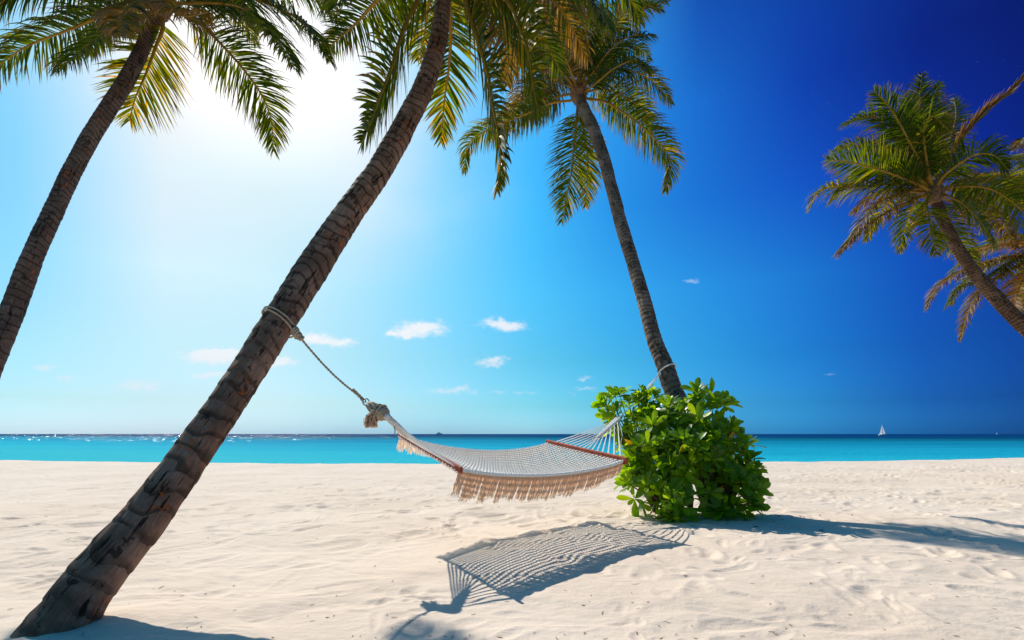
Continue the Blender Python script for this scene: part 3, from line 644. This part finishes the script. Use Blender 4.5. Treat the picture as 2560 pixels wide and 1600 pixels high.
T6 = [(3030, 1236, 10.9, 25), (3015, 1204, 11, 24), (2980, 1050, 11, 23), (2900, 780, 11, 20), (2780, 520, 11, 16), (2715, 425, 11, 13)]
t6, _, _ = palm('palm outside the right edge, only frond tips showing above the full crown', T6, .09, M_BARK4, (2705, 405, 11), .14, 71, nseg=20, nlong=160)
H6 = (2705, 402, 11.0)
frond(t6, H6, [(2640, 385), (2580, 395), (2530, 400), (2498, 396)], sign=1, droop=.35, vr=(0, .7), leaf=.42, L=2.4)
frond(t6, H6, [(2650, 370), (2600, 350), (2560, 345), (2540, 370)], sign=-1, droop=.6, leaf=.40, mt=M_OLD, L=2.3)
frond(t6, H6, [(2650, 420), (2590, 430), (2550, 470), (2530, 520)], sign=1, droop=.6, vr=(0, .8), leaf=.42, L=2.4)
filler(t6, H6, 9, 19, droop=.5, leaf=.45, elev=(10, 70), az=(-80, 130), L=2.2)

# ------------------------------------------------------------------ hammock
E = EYE
def P3(x, y, z): return Vector((x * E, y * E, z * E))
FL, NL = U(1000, 1087, 5.05), U(1147, 1172, 3.78)       # left spreader: far end, near end
FR, NR = U(1372, 1107, 6.6), U(1560, 1151, 5.2)         # right spreader
def bed(s, t):
    """s 0 left .. 1 right, t 0 far .. 1 near"""
    a = FL.lerp(NL, t); b = FR.lerp(NR, t); p = a.lerp(b, s)
    q = 4 * s * (1 - s)
    sag = (.130 * (1 - t) + .092 * t) * q ** .85 + .085 * q * 4 * t * (1 - t)
    sag += .022 * math.sin(7 * s + 5 * t) * q * (4 * t * (1 - t)) * .4
    return p - Vector((0, 0, sag * E))
ham = empty('hammock', (bed(.5, .5).x, bed(.5, .5).y, gz(*bed(.5, .5).xy)))
tag(ham, 'white cotton net hammock with fringed edges and red-brown spreader bars', 'hammock')
NS, ND = 23, 230
net = MB()
for i in range(NS):          # bands of two interlaced cords, open gaps between the bands
    t0 = (i + .5) / NS; A_ = .19 / NS
    for sg in (-1, 1):
        pts = []
        for j in range(ND + 1):
            p = bed(j / ND, min(1, max(0, t0 + A_ * sg * (1 if j % 2 else -1)))); p.z += .004 * sg * (1 if (j // 2) % 2 else -1)
            pts.append(p)
        net.tube(pts, .0064 * E, 4, cap=False)
    if i < NS - 1:
        for j in range(2 + i % 5, ND, 5):
            net.tube([bed(j / ND, t0 + .2 / NS), bed((j + 1.0) / ND, t0 + .8 / NS)], .0030 * E, 3, cap=False)
for t0 in (0, 1): net.tube([bed(j / 60, t0) for j in range(61)], .012 * E, 5, cap=False)
no = net.build('net', M_COTTON, ham); no['kind'] = 'stuff'
for t0, nm in ((0.0, 'far'), (1.0, 'near')):
    ec = MB(); pts = []
    for j in range(400):
        s = j / 399; p = bed(s, t0); a = j * 1.15; pts.append(p + Vector((0, math.cos(a), math.sin(a))) * .011 * E)
    ec.tube(pts, .008 * E, 5, cap=False)
    ec.build('edge_cord', M_COTTON, ham)
def bar(a, b, bk=1.0):
    bm = bmesh.new(); d = (b - a).normalized(); up = Vector((0, 0, 1)); up = (up - d * up.dot(d)).normalized(); sd = d.cross(up)
    a = a - d * .05 * E; b = b + d * .05 * E; w_, h_ = .019 * E * bk, .036 * E * bk; c_ = .008 * E * bk
    sec = [(-w_ + c_, -h_), (w_ - c_, -h_), (w_, -h_ + c_), (w_, h_ - c_), (w_ - c_, h_), (-w_ + c_, h_), (-w_, h_ - c_), (-w_, -h_ + c_)]
    rings = []
    for p, k in ((a, .75), (a + d * .006, 1), (a.lerp(b, .5) - up * .004, 1), (b - d * .006, 1), (b, .75)):
        rings.append([bm.verts.new(p + sd * x * k + up * z * k) for x, z in sec])
    for r1, r2_ in zip(rings, rings[1:]):
        for k in range(8): bm.faces.new((r1[k], r1[(k + 1) % 8], r2_[(k + 1) % 8], r2_[k]))
    bm.faces.new(rings[0][::-1]); bm.faces.new(rings[-1]); bmesh.ops.recalc_face_normals(bm, faces=bm.faces)
    me = bpy.data.meshes.new('spreader_bar'); bm.to_mesh(me); bm.free(); me.materials.append(M_BAR)
    return new_obj('spreader_bar', me, None, ham)
bar(FL, NL, .62); bar(FR, NR)
lash = MB()
for (a, b) in ((FL, NL), (FR, NR)):
    d = (b - a).normalized(); up = Vector((0, 0, 1)); sd = d.cross(up).normalized()
    for i in range(24):
        c = a.lerp(b, (i + .5) / 24)
        lash.tube([c + (sd * math.cos(q) * .022 + up * (math.sin(q) * .034)) * E for q in [math.pi * (1.05 + k * .9 / 6) for k in range(7)]], .0045 * E, 4)
lo = lash.build('lashing', M_COTTON, ham); lo['kind'] = 'stuff'
# clews: lines fanning from each bar to one point, woven into a triangle
AR = U(1546, 1046, 6.7); AL = U(962, 1037, 4.02)
def clew(a, b, apex, reach, thick=1.0, n=14):
    """cords from the bar join a braided spine that runs from the apex towards the middle of the bar"""
    mid = a.lerp(b, .5)
    def sp(f): return apex.lerp(mid, f) - Vector((0, 0, .012 * E * math.sin(math.pi * f)))
    for i in range(n):
        k = abs(2 * i / (n - 1) - 1); p0 = a.lerp(b, (i + .5) / n); q = sp(reach * (1 - k) + .03)
        for e_ in (-1, 1):      # every cord is doubled
            p1 = p0 + (b - a).normalized() * .008 * E * e_
            mb = MB(); mb.tube([p1.lerp(q, j / 6) - Vector((0, 0, .010 * E * math.sin(math.pi * j / 6))) for j in range(7)], .0046 * E * thick, 5, cap=False)
            mb.build('clew_cord', M_COTTON, ham)
    wv = MB(); d = (mid - apex).normalized(); sd = (b - a).normalized(); up = d.cross(sd).normalized()
    for s_ in range(5):
        pts = []
        for j in range(60):
            f = reach * j / 59; wd = (.048 * (1 - .72 * j / 59)) * E; th = j * .62 + s_ * 6.283 / 5
            pts.append(sp(f) + sd * wd * math.sin(th) + up * .016 * E * math.sin(2 * th) )
        wv.tube(pts, .010 * E * thick, 5)
    wv.build('braid', M_COTTON, ham)
clew(FR, NR, AR, .60)
clew(FL, NL, AL, .55, 1.25)
def fringe(t0, length, n, blow, seed, name='fringe'):
    rg = random.Random(seed); mb = MB(); s = 0.0
    knots = []
    clumps = []
    x = 0.0
    while x < 1:
        wd = rg.uniform(.012, .045); clumps.append((x, x + wd, rg.uniform(.84, 1.08), rg.uniform(-.06, .08))); x += wd
    for (a, b, lk, lean) in clumps:
        m = max(4, int((b - a) * n))
        for q in range(m):
            s = a + (b - a) * (q + rg.random()) / m
            if s > 1: continue
            p = bed(s, t0) - Vector((0, 0, .012 * E)); mid = (a + b) / 2; conv = (mid - s) * 1.8
            L_ = length * E * lk * rg.uniform(.78, 1.05) * (1 - .35 * max(0, s - .6) / .4); d = Vector((blow[0] + lean * .5 + conv, blow[1] + lean * .4 + conv, -1)).normalized()
            p = p + Vector((0, 0, rg.uniform(-.004, .004))); pts = []
            w1, w2 = rg.uniform(0, 6.28), rg.uniform(0, 6.28)
            for j in range(6):
                g = 0 if j == 0 else 1 if j == 5 else (j + rg.uniform(-.45, .45)) / 5
                pts.append(p + d * L_ * g + Vector((math.sin(w1 + g * 9), math.sin(w2 + g * 8), 0)) * .006 * g * E)
            th = rg.uniform(0, 3.14); wv = Vector((math.cos(th), math.sin(th), 0)); V_ = []
            for j, q_ in enumerate(pts):
                ww = .0036 * E * (1 - .4 * j / 5); V_ += [q_ - wv * ww, q_ + wv * ww]
            mb.add(V_, [(2 * j, 2 * j + 1, 2 * j + 3, 2 * j + 2) for j in range(5)])
    o = mb.build(name, M_FRINGE, ham); o['kind'] = 'stuff'
fringe(1.0, .215, 1500, (-.34, -.10), 4)
fringe(0.0, .135, 1000, (-.30, -.10), 6)

# knot and tassel at the left end
def coil(mb, c, axis, r1, r2_, turns, length, rad, seed=0):
    ax = axis.normalized(); a = ax.orthogonal().normalized(); b = ax.cross(a); n = int(turns * 14); pts = []; rg = random.Random(seed)
    for i in range(n + 1):
        g = i / n; th = g * turns * 6.283; r = r1 + (r2_ - r1) * g; wob = 1 + .12 * math.sin(th * .37 + seed)
        pts.append(c + ax * length * (g - .5) + (a * math.cos(th) + b * math.sin(th)) * r * wob)
    mb.tube(pts, rad, 5)
kb = MB(); k0, k1 = U(921, 1012, 4.10), U(966, 1040, 4.02); kd = (k1 - k0)
kb.tube([k0, k0.lerp(k1, .25), k0.lerp(k1, .5), k0.lerp(k1, .75), k1], [.022 * E, .036 * E, .044 * E, .048 * E, .034 * E], 12)
for i in range(9):   # cords bent through the ring, running over the body
    th = i / 9 * 6.283; a = kd.orthogonal().normalized(); b = kd.normalized().cross(a)
    kb.tube([k0 + (a * math.cos(th + g) + b * math.sin(th + g)) * r * E + kd * g * .95 for g, r in ((0, .018), (.2, .034), (.45, .044), (.7, .050), (1, .038))], .011 * E, 5)
coil(kb, k0.lerp(k1, .72), kd + Vector((0, 0, .05)), .054 * E, .050 * E, 5, .06 * E, .008 * E, 1)
coil(kb, k0.lerp(k1, .80), kd + Vector((.05, .0, -.05)), .058 * E, .044 * E, 4, .05 * E, .008 * E, 2)
kb.build('knot', M_ROPE, ham)
ts = MB(); rg = random.Random(3); tb = U(948, 1032, 4.03)
for i in range(130):
    p = tb + Vector((rg.uniform(-.05, .05), rg.uniform(-.04, .04), rg.uniform(-.03, .03))) * E
    tip = U(918 + rg.uniform(-6, 26), 1070 - rg.uniform(0, 18) * (1 if rg.random() < .6 else .2), 4.03) + Vector((0, rg.uniform(-.05, .05), 0))
    mid = p.lerp(tip, .5) + Vector((-.03 + rg.gauss(0, .012), rg.gauss(0, .012), .012)) * E
    ts.tube([p, p.lerp(mid, .6), mid, mid.lerp(tip, .6), tip], .0042 * E, 3, cap=False)
o = ts.build('tassel', M_FRINGE, ham); o['kind'] = 'stuff'
rgm = MB()
def ring_at(mb, c, n1, n2, r, rad, seg=18):
    n1 = n1.normalized(); n2 = n2.normalized()
    mb.tube([c + (n1 * math.cos(q * 6.283 / seg) + n2 * math.sin(q * 6.283 / seg)) * r for q in range(seg)], rad, 6, closed=True)
ring_at(rgm, U(915, 1005, 4.12), Vector((1, .2, -.6)), Vector((.5, 0, 1)), .026 * E, .005 * E)
rgm.build('metal_ring', M_METAL, ham)
bt = MB()      # loose cord end below the clew
bt.tube([U(985, 1066, 3.98), U(988, 1076, 3.98), U(986, 1086, 3.98)], .005 * E, 4)
bt.build('cord_end', M_ROPE, ham)

# rope from the big palm to the ring
rope = empty('rope', U(740, 838, 3.9)); tag(rope, 'beige rope looped twice round the big leaning palm and knotted to the hammock', 'rope')
def around(c, T, r, a0, a1, tilt, n=48, lift=0.0):
    T = T.normalized(); A = Vector((1, 0, 0)); A = (A - T * A.dot(T)).normalized(); Bb = T.cross(A); pts = []
    for i in range(n):
        th = a0 + (a1 - a0) * i / (n - 1)
        pts.append(c + (A * math.cos(th) + Bb * math.sin(th)) * r + T * (tilt * math.cos(th) + lift))
    return pts
def trunk_at(c, rr, py):
    ys = [HOR - (p[2] - E) / p[1] * FPX for p in c]
    i = int(np.argmin([abs(y - py) for y in ys])); i = min(max(i, 2), len(c) - 3)
    return Vector(c[i]), Vector(c[i + 2]) - Vector(c[i - 2]), rr[i]
cc_, tt_, rr_ = trunk_at(c2, r2, 812)
T_ = tt_.normalized()
hz = Vector((1, 0, 0)); hz = (hz - T_ * hz.dot(T_)).normalized()
lp = MB()
for k, (lf, tl) in enumerate(((.055, -.035), (.02, -.035))):
    lp.tube([p for p in around(cc_, T_, rr_ * 1.10 + .006, .05, 6.2, tl - .01 * k, 56, lf)], .0072 * E, 6)
lp.build('loop', M_ROPE, rope)
kn = MB(); kc = U(738, 828, 3.88); kc2 = U(752, 846, 3.90)
coil(kn, kc, U(752, 846, 3.9) - U(730, 815, 3.9), .026 * E, .022 * E, 3.2, .05 * E, .010 * E, 5)
coil(kn, kc.lerp(kc2, .8), U(760, 850, 3.9) - U(738, 832, 3.9), .026 * E, .014 * E, 3.5, .055 * E, .010 * E, 6)
coil(kn, kc.lerp(kc2, .5), Vector((.3, .2, 1)), .020 * E, .024 * E, 1.6, .03 * E, .010 * E, 7)
kn.build('knot', M_ROPE, rope)
ln_ = MB(); a = kc2; b = U(905, 995, 4.14); pts = []
dv = (b - a)
for i in range(90):
    g = i / 89; p = a.lerp(b, g) - Vector((0, 0, .035 * E * math.sin(math.pi * g)))
    pts.append(p)
for ph in (0, math.pi):      # two twisted strands
    n1 = dv.orthogonal().normalized(); n2 = dv.normalized().cross(n1)
    ln_.tube([p + (n1 * math.cos(i * .9 + ph) + n2 * math.sin(i * .9 + ph)) * .0042 * E for i, p in enumerate(pts)], .0055 * E, 5)
coil(ln_, a.lerp(b, .93) - Vector((0, 0, .006)), dv, .011 * E, .009 * E, 9, .12 * E, .0055 * E, 8)
ring_at(ln_, U(908, 1000, 4.13), dv, Vector((.2, 1, .3)), .024 * E, .005 * E)
ln_.build('line', M_ROPE, rope)

# rope and stitched chain from the slim palm to the right end
rope2 = empty('rope', U(1650, 935, 7.3)); tag(rope2, 'white knotted rope looped round the slim palm just above the shrub', 'rope')
cc3, tt3, rr3 = trunk_at(c3, r3, 927)
lp = MB(); lp.tube(around(cc3, tt3, rr3 * 1.10 + .006, .0, 6.283, .055, 40), .011 * E, 6)
lp.build('loop', M_COTTON, rope2)
cA, cB = U(1648, 936, 7.5), U(1618, 970, 7.36)
dvc = cB - cA
for i in range(6):
    g = i / 5; c_ = cA.lerp(cB, g); al = (i % 2) * 1.3
    n1 = dvc.normalized(); n2 = Vector((math.cos(al), math.sin(al) * 1, .6 * math.cos(al))); n2 = (n2 - n1 * n2.dot(n1)).normalized()
    lk = MB(); lk.tube([c_ + n1 * math.cos(q * 6.283 / 16) * .036 * E + n2 * math.sin(q * 6.283 / 16) * .020 * E for q in range(16)], .0075 * E, 5, closed=True)
    lk.build('chain_link', M_COTTON, rope2)
tl = MB(); tl.tube([cB, cB.lerp(AR, .3) - Vector((0, 0, .02)), cB.lerp(AR, .7) - Vector((0, 0, .02)), AR], .007 * E, 5)
tl.build('line', M_COTTON, rope2)
tl = MB(); tl.tube([AR, AR.lerp(NR, .25) - Vector((-.04, 0, .12)), U(1552, 1108, 6.2), U(1553, 1130, 5.9)], .0035 * E, 4)
tl.build('cord_end', M_COTTON, rope2)

# ------------------------------------------------------------------ shrub round the slim palm
rs = random.Random(42)
def leaf_geo(rg):
    """one obovate leaf along +y, unit length"""
    n = 7; V = []; bend = rg.uniform(.05, .38); fold = rg.uniform(.04, .16); wv = rg.uniform(.165, .215); tw = rg.uniform(-.15, .15)
    for i in range(n):
        g = i / (n - 1)
        wd = wv * (math.sin(math.pi * min(1, g ** 1.55 * .86 + .02))) ** .75 if 0 < g < 1 else .012
        if g == 1: wd = .05
        if g < .12: wd = .02
        z = -bend * g * g
        for k in (-1, 0, 1):
            V.append(Vector((k * wd, g - abs(k) * (.025 if g == 1 else 0), z + abs(k) * fold * wd * 2 + k * tw * wd * g)))
    F = []
    for i in range(n - 1):
        for k in (0, 1): a = i * 3 + k; F.append((a, a + 1, a + 4, a + 3))
    return V, F
def leaf_mesh(rg, r):
    V, F = leaf_geo(rg); me = bpy.data.meshes.new('leaf'); me.from_pydata([tuple(v) for v in V], [], F); me.update()
    me.polygons.foreach_set('use_smooth', [True] * len(me.polygons))
    at = me.attributes.new('rnd', 'FLOAT', 'POINT'); at.data.foreach_set('value', [r] * len(V)); me.materials.append(M_SHRUB); me.uv_layers.new(name='UVMap')
    return me
variants = [leaf_mesh(rs, r) for r in [.1, .2, .3, .38, .45, .5, .56, .62, .68, .75, .82, .9, .55, .4, .95, 1.0][:16]]
SB = U(1740, 1290, 6.35)
shrub = empty('shrub', (SB.x, SB.y, gz(SB.x, SB.y)))
tag(shrub, 'bright green leathery leaved shrub growing round the foot of the slim palm', 'shrub')
# lobes: px, py, depth, radii (eye heights) x, y, z, rosettes
LB = [(1590, 1060, 7.05, .40, .36, .36, 30), (1532, 1015, 7.15, .16, .16, .15, 7), (1660, 1072, 6.8, .42, .40, .40, 34), (1745, 1078, 6.6, .40, .40, .38, 30), (1790, 1125, 6.55, .34, .36, .42, 24), (1832, 1178, 6.5, .22, .26, .38, 16),
      (1640, 1150, 6.45, .36, .36, .42, 30), (1735, 1165, 6.2, .42, .30, .42, 30), (1590, 1220, 6.25, .17, .18, .20, 9), (1630, 1225, 6.1, .18, .18, .16, 7), (1700, 1265, 5.85, .20, .18, .17, 12),
      (1835, 1225, 6.2, .28, .28, .30, 20), (1852, 1268, 6.15, .16, .18, .14, 8), (1800, 1280, 6.1, .16, .16, .12, 5), (1800, 1018, 6.55, .13, .12, .12, 6), (1745, 1000, 6.6, .14, .14, .12, 6), (1620, 1003, 7.0, .14, .14, .11, 6), (1858, 1195, 6.2, .14, .16, .24, 8), (1585, 1145, 6.55, .20, .2, .22, 10)]
cl0, cl1 = AR, FR.lerp(NR, .5)
ros = []
for (px, py, d, ax, ay, az, n) in LB:
    c = U(px, py, d)
    for i in range(int(n * 1.1)):
        v = Vector((rs.gauss(0, 1), rs.gauss(0, 1) - .35, rs.gauss(0, 1) + .15)).normalized()
        k = rs.uniform(.60, 1.03) if rs.random() > .12 else rs.uniform(1.05, 1.2)
        p = c + Vector((v.x * ax, v.y * ay, v.z * az)) * E * k
        if p.z < .10: p.z = rs.uniform(.10, .22)
        # keep clear of the clew of the hammock
        bad = False
        for t in (0, .25, .5, .75, 1):
            q0 = FR.lerp(NR, t)
            for g in (0, .2, .4, .6, .8, 1):
                if (p - q0.lerp(AR, g)).length < .21 * E: bad = True
        if p.x < AR.x + .12 and p.y < 6.75 * E and p.z > .78: bad = True
        if (p - (cA.lerp(cB, .5))).length < .2: bad = True
        if bad: continue
        dirv = (v + Vector((0, 0, .45)) + Vector((rs.gauss(0, .2), rs.gauss(0, .2), rs.gauss(0, .2)))).normalized()
        ros.append((p, dirv))
leaves = []
for (p, dv_) in ros:
    a = dv_.orthogonal().normalized(); b = dv_.cross(a); n = rs.randint(7, 11); ph = rs.uniform(0, 6.28); size = rs.uniform(.175, .245) * E
    for i in range(n):
        th = ph + i * 2.399; inner = i / n
        out = (a * math.cos(th) + b * math.sin(th)); tiltk = .35 + 1.35 * inner
        y = (out + dv_ * tiltk + Vector((0, 0, .12))).normalized()
        x = y.cross(dv_ - out * .5); 
        if x.length < .1: x = y.orthogonal()
        x.normalize(); z = x.cross(y)
        sc_ = size * rs.uniform(.7, 1.12) * (1 - .30 * inner)
        M = Matrix((x, y, z)).transposed().to_4x4() @ Matrix.Rotation(rs.gauss(0, .25), 4, 'Y')
        M = Matrix.Translation(p + y * .012 - dv_ * .02 * (1 - inner)) @ M @ Matrix.Diagonal((sc_, sc_, sc_, 1))
        k = rs.choice(range(15)) if rs.random() > .005 else 15
        leaves.append((p.y, M, k))
# the 300 nearest are single leaves, the rest one mass
leaves.sort(key=lambda q: q[0] + .25 * rs.random())
for (_, M, k) in leaves[:300]:
    o = bpy.data.objects.new('leaf', variants[k]); C.objects.link(o); o.parent = shrub; o.matrix_local = Matrix.Translation(-shrub.location) @ M
VV = []; FF = []; RR = []
for (_, M, k) in leaves[300:]:
    me = variants[k]; b0 = len(VV); VV += [tuple(M @ v.co) for v in me.vertices]; FF += [tuple(b0 + i for i in f.vertices) for f in me.polygons]
    RR += [me.attributes['rnd'].data[0].value] * len(me.vertices)
me = bpy.data.meshes.new('foliage'); me.from_pydata(VV, [], FF); me.update(); me.polygons.foreach_set('use_smooth', [True] * len(me.polygons))
at = me.attributes.new('rnd', 'FLOAT', 'POINT'); at.data.foreach_set('value', RR); me.materials.append(M_SHRUB); me.uv_layers.new(name='UVMap')
o = new_obj('foliage', me, None, shrub); o['kind'] = 'stuff'
# branches: a few stems from the sand, each forking to the rosettes nearest to it
stems = []
for i in range(9):
    b0 = Vector((SB.x + rs.uniform(-.55, .55), SB.y + rs.uniform(-.25, .3), -.03)); stems.append(b0)
for i, (p, dv_) in enumerate(ros):
    if i % 2 and i > 60: continue
    b0 = min(stems, key=lambda q: abs(q.x - p.x) + .5 * abs(q.y - p.y) + rs.uniform(0, .3))
    m1 = b0.lerp(p, .4) + Vector((rs.gauss(0, .05), rs.gauss(0, .05), .08)); m2 = b0.lerp(p, .75) + Vector((rs.gauss(0, .05), rs.gauss(0, .05), .04))
    mb = MB(); mb.tube(catmull([b0, m1, m2, p], 9), [.016, .015, .013, .012, .010, .008, .007, .006, .005], 5)
    mb.build('branch', M_TWIG, shrub)

# ------------------------------------------------------------------ boats far out
M_SAIL = m_plain('white_sail_cloth', (.78, .78, .78), (.84, .84, .84), 1, .8, .2, tfac=.35)
M_HULL = m_plain('white_hull_paint', (.72, .72, .72), (.8, .8, .8), 1, .3, .5)
M_NAVY = m_plain('dark_blue_canvas', (.02, .03, .07), (.03, .04, .09), 1, .7, .2)
M_SHIP = m_plain('haze_tinted_ship_paint', (.26, .46, .55), (.30, .50, .60), 1, .6, .3)  # distance haze is painted into the ship's colour
def hull(mb, L_, Bm, H_, o_):
    sec = []; n = 11
    for i in range(n):
        g = i / (n - 1); wd = Bm / 2 * (math.sin(math.pi * (g * .62 + .36)) if g < .999 else .03); sh = H_ * (1 + .25 * g * g)
        x = (g - .5) * L_
        sec.append([(x, -wd, sh), (x, -wd * .8, sh * .35), (x, 0, -H_ * .25 * (1 - g * g)), (x, wd * .8, sh * .35), (x, wd, sh)])
    V = [Vector(q) + o_ for r_ in sec for q in r_]; F = []
    for i in range(n - 1):
        for k in range(4): a = i * 5 + k; F.append((a, a + 1, a + 6, a + 5))
        F.append((i * 5 + 4, i * 5, i * 5 + 5, i * 5 + 9))
    F.append((0, 4, 3, 2, 1)); mb.add(V, F)
def sail(mb, A_, B_, C_, belly, n=6):
    A_, B_, C_ = Vector(A_), Vector(B_), Vector(C_); V = []; F = []; idx = {}
    nv = (B_ - A_).cross(C_ - A_).normalized()
    for i in range(n + 1):
        for j in range(n + 1 - i):
            u, v = i / n, j / n; w_ = 1 - u - v; idx[i, j] = len(V)
            V.append(A_ * w_ + B_ * u + C_ * v + nv * belly * 27 * (u * v * w_ + .15 * (u * v + v * w_)) / 2)
    for i in range(n):
        for j in range(n - i):
            F.append((idx[i, j], idx[i + 1, j], idx[i, j + 1]))
            if j < n - i - 1: F.append((idx[i + 1, j], idx[i + 1, j + 1], idx[i, j + 1]))
    mb.add(V, F)
def yacht(px, d, k, label, flip=1, detail=True):
    base = Vector((E * d * (px - 1280) / FPX, E * d, WATER)); r_ = empty('sailboat', base)
    tag(r_, label, 'sailboat', 'sailing boats out at sea')
    m_ = MB(); hull(m_, 11.5 * k * .86, 3.2 * k, 1.1 * k, base); m_.build('hull', M_HULL, r_)
    m_ = MB(); m_.tube([base + Vector((-.2 * k, 0, 1 * k)), base + Vector((-.9 * k, 0, 15.2 * k))], [.12 * k, .07 * k], 6); m_.build('mast', M_HULL, r_)
    m_ = MB(); sail(m_, base + Vector((-.1 * k, 0, 2.2 * k)), base + Vector((4.6 * k, .5 * k, 2.2 * k)), base + Vector((-.85 * k, 0, 15 * k)), .5 * k); m_.build('mainsail', M_SAIL, r_)
    m_ = MB(); sail(m_, base + Vector((-4.6 * k, 0, 1.3 * k)), base + Vector((.6 * k, .7 * k, 1.7 * k)), base + Vector((-1.0 * k, 0, 14.2 * k)), .6 * k); m_.build('jib', M_SAIL, r_)
    m_ = MB(); m_.tube([base + Vector((1.0 * k, 0, 1.7 * k)), base + Vector((4.3 * k, .4 * k, 1.8 * k))], [.32 * k, .22 * k], 6); m_.build('sail_cover', M_NAVY, r_)
yacht(2206, 600, 1.0, 'white sailboat under full sail, the nearer one, right of the shrub')
yacht(2492, 3300, 1.0, 'tiny white sail on the horizon near the right edge')
sb = Vector((E * 3300 * (1098 - 1280) / FPX, E * 3300, WATER)); ship = empty('ship', sb)
tag(ship, 'distant motor ship, painted haze-blue, on the horizon above the hammock', 'ship')
m_ = MB(); hull(m_, 48, 9, 5, sb); m_.build('hull', M_SHIP, ship)
def boxm(mb, c, s_):
    V = [c + Vector((x * s_[0] / 2, y * s_[1] / 2, z * s_[2] / 2)) for x in (-1, 1) for y in (-1, 1) for z in (-1, 1)]
    mb.add(V, [(0, 1, 3, 2), (4, 6, 7, 5), (0, 4, 5, 1), (2, 3, 7, 6), (0, 2, 6, 4), (1, 5, 7, 3)])
m_ = MB(); boxm(m_, sb + Vector((-2, 0, 8)), (28, 7, 3.6)); boxm(m_, sb + Vector((-3, 0, 11.4)), (18, 6, 3.2)); boxm(m_, sb + Vector((-2, 0, 14)), (9, 5, 2.2)); m_.build('superstructure', M_SHIP, ship, smooth=False)
m_ = MB(); m_.tube([sb + Vector((-3, 0, 15)), sb + Vector((-3, 0, 19.5))], [.9, .5], 6); m_.build('mast', M_SHIP, ship)

# ------------------------------------------------------------------ bits of leaf and twig on the sand
M_BITS = m_plain('dry_leaf_bits', (.13, .07, .035), (.34, .19, .09), 9, .9, .1)
rb = random.Random(8); mb = MB()
for i in range(330):
    d = 2.5 + 9 * rb.random() ** 1.9; px = 2560 * (rb.random() ** .8 if rb.random() < .75 else rb.random()); x = E * d * (px - 1280) / FPX; y = E * d
    z = gz(x, y); th = rb.uniform(0, 3.14); L_ = rb.uniform(.006, .022) * (1.7 if rb.random() < .12 else 1)
    dd = Vector((math.cos(th), math.sin(th), 0)); c = Vector((x, y, z + .004)); bnd = Vector((-dd.y, dd.x, .5)) * L_ * rb.uniform(-.5, .5)
    mb.tube([c - dd * L_, c + bnd * .7, c + dd * L_], [.0012, rb.uniform(.0012, .003), .001], 4)
for i in range(60):     # leaf fall under the shrub
    x = SB.x + rb.gauss(0, .7); y = SB.y + rb.gauss(-.25, .4); z = gz(x, y); th = rb.uniform(0, 3.14); L_ = rb.uniform(.012, .04); dd = Vector((math.cos(th), math.sin(th), 0)); c = Vector((x, y, z + .006))
    mb.tube([c - dd * L_, c + Vector((0, 0, .006)), c + dd * L_], [.001, L_ * .25, .001], 4)
lb = mb.build('leaf_litter', M_BITS); lb['kind'] = 'stuff'; lb['label'] = 'small dry leaf bits and twigs scattered on the sand'
